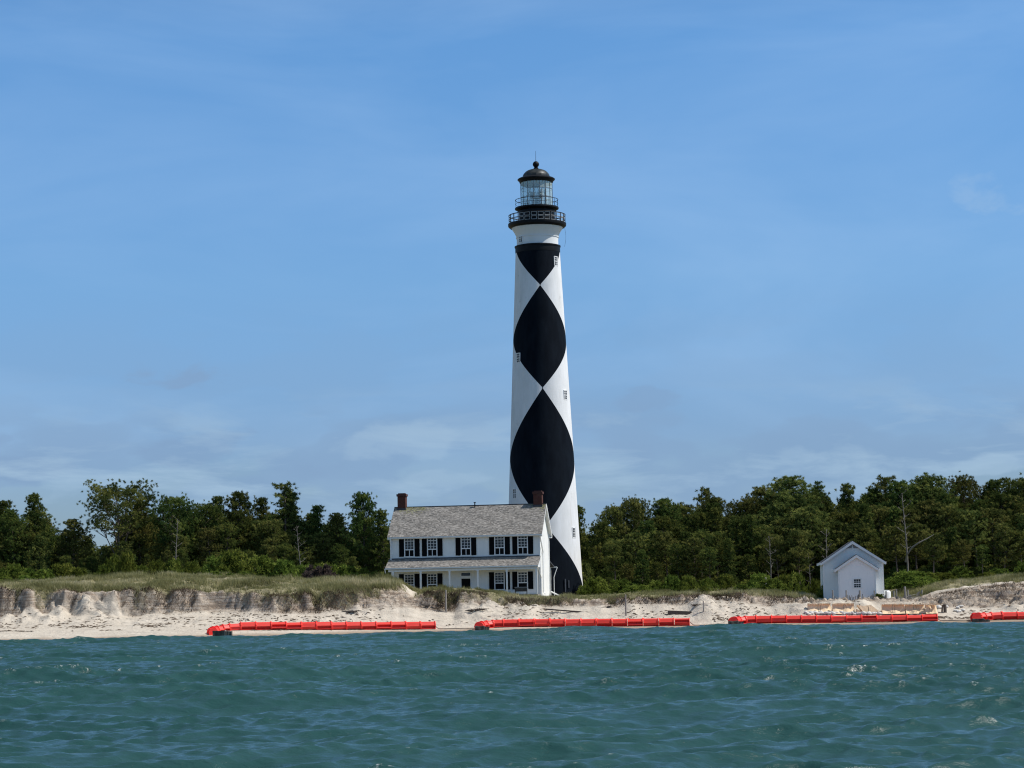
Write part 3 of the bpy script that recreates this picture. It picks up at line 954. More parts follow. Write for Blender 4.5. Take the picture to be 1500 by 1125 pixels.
    # framed glazed door on the right front
    for a in (-1.28, -0.98):
        mb.bar((rl * 1.01 * math.cos(a), rl * 1.01 * math.sin(a), gz0), (rl * 1.01 * math.cos(a), rl * 1.01 * math.sin(a), gz0 + (gz1 - gz0) * .62), 0.09)
    put(mb, 'lantern_frame', M['metal'])
    mb = MB(); mb.lathe([(rl - .06, gz0 + (gz1 - gz0) * .86), (rl - .06, gz1 + .1)], 48)
    mb.lathe([(0.02, gz1 - .05), (rl - .1, gz1 - .05)], 32)
    put(mb, 'lantern_valance', mat('pale_green_paint', (0.42, 0.47, 0.44), 0.7))
    # beacon: pedestal, two drum lamps, struts
    mb = MB()
    zc = gz0 + (gz1 - gz0) * .45
    mb.lathe([(0.28, gz0 - .3), (0.24, zc - .35), (0.5, zc - .3), (0.5, zc - .22), (0.2, zc - .2)], 20)
    mb.tube([(-.75, 0, zc + .1), (-.2, 0, zc + .1)], [0.42, 0.30], 16)
    mb.tube([(.2, 0, zc + .1), (.75, 0, zc + .1)], [0.30, 0.42], 16)
    for k in range(10):
        a = 2 * math.pi * k / 10
        b_ = a + 0.9
        mb.bar((1.45 * math.cos(a), 1.45 * math.sin(a), gz0), (0.9 * math.cos(b_), 0.9 * math.sin(b_), gz1 - .4), 0.045)
        mb.bar((1.45 * math.cos(a), 1.45 * math.sin(a), gz0), (0.9 * math.cos(a - .9), 0.9 * math.sin(a - .9), gz1 - .4), 0.045)
    ring(mb, 0.9, gz1 - .45, 0.05, 24); ring(mb, 1.2, gz0 + 1.4, 0.035, 24)
    put(mb, 'beacon', mat('beacon_metal', (0.34, 0.38, 0.38), 0.35, 0.5, metallic=0.5))
    # roof
    mb = MB()
    mb.lathe([(rl - .1, Z(268.2)), (tr(24.4, 267), Z(267.8)), (tr(25.2, 266), Z(265.6)), (tr(27.4, 264), Z(263.8)), (tr(27.4, 263), Z(262.6)), (tr(25.5, 261), Z(261.4)), (tr(20, 259), Z(259.4))], 64)
    put(mb, 'lantern_cornice', M['black'], smooth=35)
    mb = MB()
    rd_ = tr(20, 259); zd = Z(259.6); hd = Z(247.6) - zd
    pts = []
    for i in range(11):
        t = i / 10 * math.pi / 2
        pts.append((max(rd_ * math.cos(t) ** 0.9, 0.2), zd + hd * math.sin(t)))
    mb.lathe(pts, 16)
    put(mb, 'lantern_dome', mat('dome_copper', (0.016, 0.021, 0.022), 0.45, 0.35, [((1.2, 1.2, 1.2), 0.5, 0.7, (0.09, 0.09, 0.08), 0.6)]), smooth=20)
    mb = MB()
    rbp = tr(4.7, 241)
    pts = [(tr(4.0, 247), Z(248.4)), (tr(4.0, 247), Z(247)), (tr(2.8, 246), Z(246.4)), (tr(3.4, 245.5), Z(245.8)), (tr(2.6, 245), Z(245.2))]
    zcb = Z(240.8)
    for i in range(13):
        t = -math.pi / 2 + 0.5 + i / 12 * (math.pi - 0.5)
        pts.append((max(rbp * math.cos(t), 0.01), zcb + rbp * math.sin(t)))
    mb.lathe(pts, 24)
    put(mb, 'vent_ball', M['black'], smooth=40)
    mb = MB(); mb.tube([(0, 0, zcb), (0, 0, Z(221))], [0.035, 0.015], 6)
    put(mb, 'lightning_rod', M['black'])
    # hanging cable beneath the gallery on the right
    mb = MB()
    mb.tube([(rg * .93 - .05 * (i / 8) + .18 * math.sin(i / 8 * 3), -.4, Z(334) + (Z(366) - Z(334)) * i / 8 * (0.9)) for i in range(9)], 0.012, 4)
    put(mb, 'cable', M['black'])
    # windows: pixel centre, apparent half width, half height
    for (px, py, hh) in ((763.0, 351.0, 6.3), (813.8, 386.0, 6.4), (759.3, 526.3, 6.8), (827.6, 581.3, 6.6), (754.0, 723.5, 6.8), (839.8, 782.0, 7.2)):
        z = Z(py); rr0 = rad(py) if py > 362 else r0
        a = math.asin(max(-.97, min(.97, (px - axis_px(py)) / (rr0 / tr(1, py)))))
        hz = (Z(py - hh) - Z(py + hh)) / 2
        hw = 0.30
        cx, cy = rr0 * math.sin(a), -rr0 * math.cos(a)
        Mx = Matrix.Translation((cx, cy, z)) @ Matrix.Rotation(a, 4, 'Z')
        g = MB(); g.box(-hw, hw, -0.02, 0.25, -hz, hz, Mx)
        w = put(g, 'window', M['towerpane'])
        f = MB()
        for sx in (-1, 1): f.box(sx * hw - .04, sx * hw + .04, -0.045, 0.25, -hz - .05, hz + .05, Mx)
        for zz in (-hz, -hz * 0.03, hz): f.box(-hw - .02, hw + .02, -0.045, 0.2, zz - .045, zz + .045, Mx)
        f.box(-.025, .025, -0.06, 0.1, -hz, hz, Mx)
        for zz in (-hz * .5, hz * .5): f.box(-hw, hw, -0.055, 0.1, zz - .02, zz + .02, Mx)
        fo = f.build('window_frame', M['trim'], w)
    # two slim slate-grey upright strips on the foot of the tower
    for px, y0, y1 in ((826.5, 849, 868), (831.5, 851, 862)):
        rr0 = rad(860); a = math.asin((px - axis_px(858)) / (rr0 / tr(1, 858)))
        Mx = Matrix.Translation((rr0 * math.sin(a), -rr0 * math.cos(a), 0)) @ Matrix.Rotation(a, 4, 'Z')
        g = MB(); g.box(-.06, .06, -.12, 0.05, Z(y1), Z(y0), Mx)
        put(g, 'foot_strip', mat('slate_strip', (0.06, 0.07, 0.09), 0.6))


lighthouse()


# ------------------------------------------------------------------ buildings
def shingles(mb, o, u, v, width, length, expo=0.19, wmin=0.11, wmax=0.26, cut=None):
    """courses of separate shingles on the plane o + a*u + b*v (b up the slope)"""
    o = Vector(o); u = Vector(u).normalized(); v = Vector(v).normalized(); n = u.cross(v).normalized()
    if n.z < 0: n = -n
    b = 0.0
    while b < length - 0.02:
        a = -random.random() * wmax
        while a < width:
            w = random.uniform(wmin, wmax)
            a0, a1 = max(a, 0), min(a + w - 0.006, width)
            if a1 > a0 + .01:
                th = random.uniform(0.016, 0.045); top = min(b + expo + 0.04, length)
                b0 = b + random.uniform(-.022, .022)
                p = [o + u * a0 + v * b0, o + u * a1 + v * b0, o + u * a1 + v * top, o + u * a0 + v * top]
                vs = [p[0], p[1], p[0] + n * (th + .01), p[1] + n * (th + random.uniform(.0, .02)), p[2] + n * .008, p[3] + n * .008]
                mb.add(vs, [(0, 1, 3, 2), (2, 3, 4, 5), (1, 4, 3), (0, 2, 5)], random.random())
            a += w
        b += expo


def house():
    rz = R(-8.5)
    c0 = at(683, 872, 240.0)
    o = Vector((c0.x, 240.0, 2.7))
    root = empty('keepers_house', o, rz, 'white two storey house with grey shingle roof, black shutters and long front porch', 'house')
    lx = lambda px, py: on_plane(px, py, o, rz)[0]
    lz = lambda px, py: on_plane(px, py, o, rz)[1]
    x0 = lx(574, 820); x1 = lx(790.5, 820)
    D = 7.2
    ez = lz(683, 780.0)
    fwd = Vector((math.sin(rz), -math.cos(rz), 0))       # facade outward direction in world
    back_o = o - fwd * (D / 2)
    rzt = on_plane(690, 741.0, back_o, rz)[1]            # ridge height
    # walls
    mb = MB()
    mb.box(x0, x1, 0, D, -.6, ez)
    hr = rzt - 0.12
    for xx, s in ((x0, -1), (x1, 1)):
        mb.add([(xx, 0, ez - .001), (xx, D, ez - .001), (xx, D / 2, hr)], [(0, 1, 2)] if s > 0 else [(0, 2, 1)])
    mb.build('wall', M['siding'], root)
    for xx in (x0, x1):
        for yy in (0, D):
            mb = MB(); mb.box(xx - .09, xx + .09, yy - .09, yy + .09, -.3, ez - .05); mb.build('corner_board', M['trim'], root)
    mb = MB()
    mb.box(x0, x1, -.035, 0, ez - .28, ez - .02)
    mb.box(x0, x1, -.03, 0, lz(683, 816.5), lz(683, 813.9))
    mb.build('wall_trim', M['trim'], root)
    # main roof
    ov = 0.42; gx = 0.34
    sl = math.atan2(rzt - ez, D / 2)
    dn = -ov * math.tan(sl)
    ln = (D / 2 + ov) / math.cos(sl)
    rb = MB()
    th = 0.12
    for s in (0, 1):
        ya, yb = (-ov, D / 2) if s == 0 else (D + ov, D / 2)
        za, zb = ez + dn, rzt
        p = [Vector((x0 - gx, ya, za)), Vector((x1 + gx, ya, za)), Vector((x1 + gx, yb, zb)), Vector((x0 - gx, yb, zb))]
        q = [t - Vector((0, 0, th)) for t in p]
        rb.add(p + q, [(0, 1, 2, 3), (7, 6, 5, 4), (0, 4, 5, 1), (1, 5, 6, 2), (3, 7, 4, 0)])
    roof = rb.build('roof', M['darkroof'], root)
    for s in (0, 1):
        ya, yb = (-ov, D / 2) if s == 0 else (D + ov, D / 2)
        za, zb = ez + dn - th - .012, rzt - th - .012
        for xa_, xb_ in ((x0 - gx, x0), (x1, x1 + gx)):
            sf = MB()
            sf.add([(xa_, ya, za), (xb_, ya, za), (xb_, yb, zb), (xa_, yb, zb), (xa_, ya, za - .02), (xb_, ya, za - .02), (xb_, yb, zb - .02), (xa_, yb, zb - .02)],
                   [(0, 1, 2, 3), (7, 6, 5, 4), (0, 4, 5, 1), (1, 5, 6, 2), (3, 7, 4, 0)])
            sf.build('soffit', M['trim'], roof)
    sh = MB()
    shingles(sh, (x0 - gx - .03, -ov - .03, ez + dn - .0), (1, 0, 0), (0, math.cos(sl), math.sin(sl)), x1 - x0 + 2 * gx + .06, ln + .03)
    shingles(sh, (x0 - gx - .03, D + ov + .03, ez + dn), (1, 0, 0), (0, -math.cos(sl), math.sin(sl)), x1 - x0 + 2 * gx + .06, ln + .03, expo=.3, wmin=.3, wmax=.8)
    # yellow-green lichen patches under the chimneys
    for cxx, ww, ll in ((lx(590, 745), 2.1, 0.75), (lx(606, 745), 1.5, 0.4), (lx(789, 745), 1.9, 0.6), (x1 + .1, 0.6, 0.9)):
        for _ in range(int(150 * ww * ll)):
            a = cxx + random.gauss(0, ww / 3); b_ = ln - abs(random.gauss(0, ll / 1.6)) - .1
            if a > x1 + gx - .2 or a < x0 - gx: continue
            w_ = random.uniform(.08, .2); h_ = random.uniform(.05, .14)
            oo = Vector((a, -ov, ez + dn)) + Vector((0, math.cos(sl), math.sin(sl))) * b_ + Vector((0, -math.sin(sl), math.cos(sl))) * 0.062
            vv = Vector((0, math.cos(sl), math.sin(sl))) * h_
            sh.add([oo, oo + Vector((w_, 0, 0)), oo + Vector((w_ * .8, 0, 0)) + vv, oo + vv + Vector((w_ * .1, 0, 0))], [(0, 1, 2, 3)], 2.0 + random.random())
    sh.build('shingles', M['shingle'], roof)
    rc = MB(); rc.box(x0 - gx - .02, x1 + gx + .02, D / 2 - .10, D / 2 + .10, rzt + .0, rzt + .085)
    rc.build('ridge_cap', M['darkroof'], roof)
    rv = MB(); px = lx(688, 741); rv.tube([(px, D / 2 - .3, rzt - .3), (px, D / 2 - .3, rzt + .32)], .06, 8); rv.box(px - .12, px + .12, D / 2 - .42, D / 2 - .18, rzt + .32, rzt + .38)
    rv.build('roof_vent', M['black'], roof)
    # barge boards, fascia, gutter
    bb = MB()
    for xx in (x0 - gx, x1 + gx):
        for ya in (-ov, D + ov):
            bb.add([(xx - .03, ya, ez + dn - .24), (xx + .03, ya, ez + dn - .24), (xx + .03, D / 2, rzt - .24), (xx - .03, D / 2, rzt - .24),
                    (xx - .03, ya, ez + dn + .03), (xx + .03, ya, ez + dn + .03), (xx + .03, D / 2, rzt + .03), (xx - .03, D / 2, rzt + .03)],
                   [(0, 1, 2, 3), (4, 7, 6, 5), (0, 4, 5, 1), (1, 5, 6, 2), (2, 6, 7, 3), (3, 7, 4, 0)])
    # closed soffit returns at the gable feet
    for xx in (x0, x1):
        s = -1 if xx == x0 else 1
        for ya, yb in ((-ov, .05), (D - .05, D + ov)):
            bb.box(min(xx, xx + s * gx), max(xx, xx + s * gx), ya, yb, ez + dn - .26, ez + dn - .13)
    bb.box(x0 - gx, x1 + gx, -ov - .02, 0, ez + dn - .20, ez + dn - .13)
    bb.build('barge_board', M['trim'], root)

    def gutter(y, z, xa, xb, name='gutter'):
        g = MB()
        g.box(xa, xb, y - .13, y, z - .11, z + .02)
        return g.build(name, M['trim'], root)
    gutter(-ov - .02, ez + dn - .03, x0 - gx, x1 + gx)
    # downspouts
    for pts in ([(x0 - .02, -ov - .08, ez + dn - .1), (x0 - .04, -ov - .06, ez + dn - .35), (x0 - .06, -.16, ez + dn - .95), (x0 - .06, -.16, lz(683, 820))],
                [(x1 + .1, -ov + .05, ez + dn - .1), (x1 + .14, .3, ez + dn - .8), (x1 + .14, 1.6, ez + dn - 1.9), (x1 + .14, 1.6, .9), (x1 + .3, 1.5, .7)],
                [(x1 + .2, D - .2, .95), (x1 + 1.9, D - 1.0, .1)]):
        g = MB(); g.tube(pts, 0.075, 6); g.build('downspout', M['trim'], root)
    # chimneys (sub-part of the roof, with cap)
    for pa, pb, pt in ((583.4, 595.0, 723.5), (782.2, 794.6, 719.8)):
        xa = on_plane(pa, 735, back_o, rz)[0]; xb = on_plane(pb, 735, back_o, rz)[0]
        zt = on_plane((pa + pb) / 2, pt, back_o, rz)[1]
        w = xb - xa
        ch = MB(); ch.box(xa, xb, D / 2 - w / 2, D / 2 + w / 2, rzt - 1.2, zt - .22)
        cho = ch.build('chimney', M['brick'], root)
        cp = MB(); cp.box(xa - .09, xb + .09, D / 2 - w / 2 - .09, D / 2 + w / 2 + .09, zt - .28, zt - .04)
        cp.box(xa + .06, xb - .06, D / 2 - w / 2 + .06, D / 2 + w / 2 - .06, zt - .04, zt + .06)
        cp.build('chimney_cap', M['brickcap'], cho)
        fl = MB(); fl.box(xa - .04, xb + .04, D / 2 - w / 2 - .04, D / 2 + w / 2 + .04, rzt - 1.0, rzt - .08)
        fl.build('flashing', M['darkroof'], cho)
    # porch
    pd = 2.1
    pz1 = lz(683, 817.0)
    fo = o + fwd * pd
    pz0 = on_plane(683, 830.0, fo, rz)[1]
    pl = MB()
    p = [Vector((x0 - .28, -pd, pz0)), Vector((x1 + .1, -pd, pz0)), Vector((x1 + .1, -.002, pz1)), Vector((x0 - .28, -.002, pz1))]
    q = [t - Vector((0, 0, .10)) for t in p]
    pl.add(p + q, [(0, 1, 2, 3), (7, 6, 5, 4), (0, 4, 5, 1), (1, 5, 6, 2), (3, 7, 4, 0)])
    pr = pl.build('porch_roof', M['darkroof'], root)
    sh = MB(); a = math.atan2(pz1 - pz0, pd)
    shingles(sh, (x0 - .3, -pd - .03, pz0), (1, 0, 0), (0, math.cos(a), math.sin(a)), x1 - x0 + .42, math.hypot(pd, pz1 - pz0) + .0, expo=0.24)
    sh.build('shingles', M['shingle'], pr)
    fl = MB(); fl.box(x0, x1, -.13, -.001, pz1 - .02, pz1 + .09); fl.build('flashing', M['darkroof'], pr)
    gutter(-pd - .01, pz0 - .02, x0 - .3, x1 + .12, 'porch_gutter')
    cb = MB()
    cb.box(x0 - .1, x1 + .0, -pd + .18, -.01, pz0 - .16, pz0 - .11)
    cb.box(x0, x1, -pd + .12, -pd + .3, pz0 - .40, pz0 - .16)
    cb.build('porch_beam', M['trim'], root)
    cb = MB()
    cb.add([(x1 + .02, -pd + .1, pz0 - .2), (x1 + .02, 0, pz0 - .2), (x1 + .02, 0, pz1 - .1)], [(0, 1, 2)])
    cb.build('porch_gable', M['trim'], root)
    fz = 0.72
    fl = MB(); fl.box(x0, x1, -pd + .08, -.001, fz - .12, fz); fl.build('porch_floor', M['greywood'], root)
    bs = MB(); bs.box(x0 + .02, x1 - .02, -pd + .14, -pd + .24, -.5, fz - .12); bs.box(x1 - .1, x1 - .0, -pd + .2, -.01, -.5, fz - .12)
    bs.build('foundation', M['concrete'], root)
    for pxx in (576, 616.3, 658.6, 700.0, 742.4, 786.0):
        xx = on_plane(pxx, 840, o + fwd * (pd - .22), rz)[0]
        ps = MB(); ps.box(xx - .085, xx + .085, -pd + .13, -pd + .30, fz, pz0 - .40)
        ps.box(xx - .12, xx + .12, -pd + .10, -pd + .33, pz0 - .50, pz0 - .40)
        ps.build('porch_post', M['trim'], root)
    g = MB(); g.tube([(x1 + .05, -pd - .05, pz0 - .1), (x1 + .12, -pd + .5, pz0 - .5), (x1 + .16, -.3, pz0 - 1.3), (x1 + .16, -.3, .5)], 0.06, 6); g.build('downspout', M['trim'], root)
    g = MB(); g.tube([(x0 - .33, -pd - .05, pz0 - .08), (x0 - .28, -pd + .1, pz0 - .5)], 0.06, 6); g.build('downspout', M['trim'], root)
    # rear porch roof end showing past the gable
    rp = MB()
    rp.add([(x0, D, pz1), (x1 - .2, D, pz1), (x1 + .3, D + 2.2, pz0), (x0, D + 2.2, pz0), (x0, D, pz1 - .12), (x1 - .2, D, pz1 - .12), (x1 + .3, D + 2.2, pz0 - .12), (x0, D + 2.2, pz0 - .12)],
           [(0, 1, 2, 3), (7, 6, 5, 4), (1, 5, 6, 2), (2, 6, 7, 3)])
    rp.build('rear_porch_roof', M['darkroof'], root)
    g = MB(); g.box(x0, x1 + .55, D + 2.2, D + 2.32, pz0 - .18, pz0 - .02); g.tube([(x1 + .62, D + 2.2, pz0 - .1), (x1 + .40, D + 2.1, pz0 - .7), (x1 + .25, D + 2.0, pz0 - 1.2), (x1 + .25, D + 2.0, 0.2)], .05, 6)
    g.build('rear_gutter', M['trim'], root)
    rw = MB(); rw.box(x0 + .3, x1 - .05, D + 1.9, D + 2.0, -.3, pz0 - .1); rw.build('rear_porch_wall', M['siding'], root)

    # windows
    def window(cx, zt, zb, lower_bar=True):
        w = 0.50
        mid = zb + (zt - zb) * 0.36
        g = MB(); g.box(cx - w, cx + w, -.02, .0, mid, zt)
        win = g.build('window', M['darkglass'], root)
        f = MB()
        for s in (-1, 1): f.box(cx + s * w - .05, cx + s * w + .05, -.085, 0, zb - .02, zt + .05)
        f.box(cx - w, cx + w, -.08, 0, zt - .05, zt + .06)
        f.box(cx - w, cx + w, -.075, 0, mid - .05, mid + .05)
        f.box(cx - w - .1, cx + w + .1, -.13, 0, zb - .10, zb)
        for i in (1, 2): f.box(cx - w + 2 * w * i / 3 - .018, cx - w + 2 * w * i / 3 + .018, -.05, 0, mid, zt)
        hh = zt - mid
        for i, t in ((1, .014), (2, .014), (3, .03)):
            z = mid + hh * (i - .0) / 4 if i < 4 else 0
            f.box(cx - w, cx + w, -.048 - (.01 if i == 3 else 0), 0, mid + hh * i / 4 - t, mid + hh * i / 4 + t)
        f.build('window_frame', M['trim'], win)
        op = MB(); op.box(cx - w + .05, cx + w - .05, -.022, 0, zb, mid - .05); op.build('open_sash', M['interior'], win)
        if lower_bar:
            br = MB(); br.box(cx - .035, cx + .035, -.045, -.024, zb, mid - .05); br.build('sash_prop', M['trim'], win)

    def shutter(xa, xb, za, zb):
        s = MB(); s.box(xa, xb, -.07, -.012, za, zb)
        for zz in np.arange(za + .08, zb - .05, .07):
            s.box(xa + .05, xb - .05, -.082, -.06, zz, zz + .035)
        for zz in (za, (za + zb) / 2 - .04, zb - .08): s.box(xa, xb, -.088, -.06, zz, zz + .08)
        s.build('shutter', M['shutter'], root)
    wx = [599.7, 633.2, 682.6, 731.8, 765.8]
    for pxx in wx:
        cx = lx(pxx, 800)
        zt, zb = lz(pxx, 787.0 + (683 - pxx) * -.0), lz(pxx, 813.0)
        zt = lz(683, 786.5); zb = lz(683, 813.0)
        window(cx, zt, zb)
        for s in (-1, 1):
            a, b_ = sorted((cx + s * .57, cx + s * 1.10))
            shutter(a, b_, zb - .03, zt + .03)
    for pxx in (599.7, 633.2, 731.8, 765.8):
        cx = lx(pxx, 850)
        zt = lz(683, 839.5); zb = fz + .35
        w = zt - 1.05
        window(cx, zt, zt - 1.75, False)
        for s in (-1, 1):
            a, b_ = sorted((cx + s * .57, cx + s * 1.10))
            shutter(a, b_, zt - 1.80, zt + .03)
    cx = lx(682.6, 850)
    zt = lz(683, 839.0)
    d = MB(); d.box(cx - .48, cx + .48, -.022, 0, fz, zt - .62)
    dd = d.build('door', M['interior'], root)
    f = MB()
    for s in (-1, 1): f.box(cx + s * .54 - .06, cx + s * .54 + .06, -.08, 0, fz, zt + .06)
    f.box(cx - .6, cx + .6, -.085, 0, zt + .0, zt + .10)
    f.box(cx - .5, cx + .5, -.075, 0, zt - .60, zt - .32)
    f.build('door_frame', M['trim'], dd)
    tr2 = MB(); tr2.box(cx - .48, cx + .48, -.02, 0, zt - .34, zt); tr2.build('transom', M['darkglass'], dd)
    # gable windows on the side wall
    return root


house()


def shed():
    rz = R(-5.0)
    Y = 227.0
    c0 = at(1248, 880, Y)
    gz = 1.75
    o = Vector((c0.x, Y, gz))
    root = empty('wooden_shed', o, rz, 'small pale blue-white gabled shed with lower gabled vestibule behind the tan barriers', 'shed')
    fwd = Vector((math.sin(rz), -math.cos(rz), 0))
    L_ = lambda px, py, dd=0.0: on_plane(px, py, o + fwd * dd, rz)
    x0 = L_(1207, 850)[0]; x1 = L_(1293.7, 850)[0]
    D = 7.5
    zr = L_(1248.2, 792)[1]; xr = (x0 + x1) / 2
    ze = L_(1203, 824)[1]; zer = L_(1297, 823)[1]; ze = (ze + zer) / 2
    ov = 0.28; fo = .25

    def gable(x0, x1, y0, y1, ze, zr, m, name, ovx, ovy, parent, front_only=False):
        xr = (x0 + x1) / 2
        sl = (zr - ze) / ((x1 - x0) / 2 + ovx)
        zw = ze + sl * ovx
        w = MB()
        w.box(x0, x1, y0, y1, -.5, zw - .06)
        for yy, s in ((y0, 1), (y1, -1)):
            w.add([(x0, yy, zw - .061), (x1, yy, zw - .061), (xr, yy, zr - .06)], [(0, 1, 2)] if s > 0 else [(0, 2, 1)])
        w.build(name, m, parent)
        rf = MB()
        for s in (-1, 1):
            xe = xr + s * ((x1 - x0) / 2 + ovx)
            p = [Vector((xe, y0 - ovy, ze)), Vector((xr, y0 - ovy, zr)), Vector((xr, y1 + (0 if front_only else ovy), zr)), Vector((xe, y1 + (0 if front_only else ovy), ze))]
            q = [t + Vector((0, 0, -.09)) for t in p]
            rf.add(p + q, [(0, 1, 2, 3), (7, 6, 5, 4), (0, 4, 5, 1), (2, 6, 7, 3), (3, 7, 4, 0)])
        r_ = rf.build('roof' if not front_only else 'vestibule_roof', M['darkroof'], parent)
        fb = MB()
        for s in (-1, 1):
            xe = xr + s * ((x1 - x0) / 2 + ovx)
            y_ = y0 - ovy
            pts = [(xe, ze - .05), (xr, zr - .05), (xr, zr - .33), (xe, ze - .30)]
            vs = [(x, y_ - .045, z) for x, z in pts] + [(x, y_ - .002, z) for x, z in pts]
            fb.add(vs, [(0, 1, 2, 3), (7, 6, 5, 4), (0, 4, 5, 1), (1, 5, 6, 2), (2, 6, 7, 3), (3, 7, 4, 0)])
            fb.box(min(xe, xe + s * .04), max(xe, xe + s * .04), y_, y1, ze - .22, ze + .02)
        fb.build('fascia', M['trim'], r_)
        for xx in (x0, x1):
            cb = MB(); cb.box(xx - .075, xx + .075, y0 - .03, y0 + .1, -.4, zw - .1); cb.build('corner_board', M['trim'], parent)
        return sl, zw
    gable(x0, x1, 0, D, ze, zr, M['shedwall'], 'wall', .30, .3, root)
    # gable vent triangle
    v = MB()
    zc = zr - .75
    s = (zr - ze) / ((x1 - x0) / 2 + .3)
    hw = .62
    for sgn in (-1, 1):
        v.add([(xr + sgn * .06, -.03, zc), (xr + sgn * hw, -.03, zc), (xr + sgn * .06, -.03, zc + hw * s * .82)], [(0, 1, 2)] if sgn > 0 else [(0, 2, 1)])
    v.build('gable_vent', mat('vent_louvre', (0.24, 0.26, 0.27), 0.8, 0.2), root)
    v = MB(); v.box(xr - hw - .15, xr + hw + .15, -.05, 0, zc - .06, zc); v.box(xr - .06, xr + .06, -.055, 0, zc, zr - .3); v.build('vent_frame', M['trim'], root)
    # vestibule 2 m forward
    dv = 1.7
    a0 = L_(1229, 850, dv)[0]; a1 = L_(1282, 850, dv)[0]
    zvr = L_(1254.5, 812, dv)[1]; zve = (L_(1219, 835, dv)[1] + L_(1287.8, 832, dv)[1]) / 2
    gable(a0, a1, -dv, -.002, zve, zvr, M['porchwall'], 'vestibule_wall', .42, .22, root, True)
    wxc, wz0 = L_(1256, 860.5, dv); wz1 = L_(1256, 848.5, dv)[1]
    g = MB(); g.box(wxc - .33, wxc + .33, -dv - .02, -dv, wz0, wz1); wn = g.build('window', M['darkglass'], root)
    f = MB()
    for s in (-1, 1): f.box(wxc + s * .39 - .07, wxc + s * .39 + .07, -dv - .06, -dv, wz0 - .1, wz1 + .1)
    for zz in (wz0 - .05, (wz0 + wz1) / 2, wz1 + .05): f.box(wxc - .36, wxc + .36, -dv - .055, -dv, zz - .05, zz + .05)
    for i in (1, 2): f.box(wxc - .33 + .22 * i - .012, wxc - .33 + .22 * i + .012, -dv - .035, -dv, wz0, wz1)
    for t in (.25, .75): f.box(wxc - .33, wxc + .33, -dv - .034, -dv, wz0 + (wz1 - wz0) * t - .012, wz0 + (wz1 - wz0) * t + .012)
    f.build('window_frame', M['trim'], wn)


shed()


# ------------------------------------------------------------------ floating barriers
def T(x, y):
    return float(terrain(np.array([x]), np.array([y]))[0])


def segment_mesh(kind, ln):
    """one plastic float: collars at both ends, shell between, axis along local x, centre at origin, radius about .42"""
    cols = []; sh = MB()
    r = 0.44
    n = 14
    for xa, xb in ((0.02, 0.075), (ln - .075, ln - .02)):
        ring = [(r * math.cos(2 * math.pi * k / n), r * math.sin(2 * math.pi * k / n)) for k in range(n)]
        vs = [(xa, y, z) for y, z in ring] + [(xb, y, z) for y, z in ring]
        fs = [tuple(range(n))[::-1], tuple(range(n, 2 * n))] + [(k, (k + 1) % n, (k + 1) % n + n, k + n) for k in range(n)]
        col = MB(); col.add(vs, fs, 1.0); cols.append(col)
    # shell profile in (y toward viewer = -, z)
    if kind == 0:      # closed two-facet shell
        pr = [(.30, -.26), (.36, 0), (.24, .30), (0, .37), (-.24, .30), (-.36, .04), (-.39, .02), (-.39, -.02), (-.33, -.04), (-.27, -.28), (0, -.36)]
    elif kind == 1:    # open slot under the shelf, bright lower lip
        pr = [(.30, -.26), (.36, 0), (.24, .30), (0, .37), (-.24, .30), (-.38, .07), (-.40, .05), (-.40, .0), (-.10, -.02), (-.08, -.22), (-.39, -.25), (-.39, -.31), (0, -.37)]
    else:              # slot high up
        pr = [(.30, -.26), (.36, 0), (.24, .30), (0, .38), (-.28, .31), (-.30, .26), (-.06, .20), (-.06, .06), (-.40, .02), (-.40, -.05), (-.33, -.06), (-.26, -.30), (0, -.37)]
    n = len(pr)
    vs = [(0.05, y, z) for y, z in pr] + [(ln - .05, y, z) for y, z in pr]
    fs = [(k, (k + 1) % n, (k + 1) % n + n, k + n) for k in range(n)]
    sh.add(vs, fs, 0.35)
    rb = MB()
    rb.box(ln * .3, ln * .33, -.37, -.1, -.20, .02)
    return cols, sh


def bake(mb, name):
    me = bpy.data.meshes.new(name)
    me.from_pydata(mb.v, [], mb.f); me.materials.append(M['red'])
    a = me.attributes.new('var', 'FLOAT', 'POINT'); a.data.foreach_set('value', mb.var); me.update()
    return me


SEG = {}
for kd in (0, 1, 2):
    for ln in (1.45, 1.05, 0.7):
        c_, s_ = segment_mesh(kd, ln)
        SEG[kd, ln] = (bake(s_, 'float_segment'), [bake(q_, 'collar') for q_ in c_])


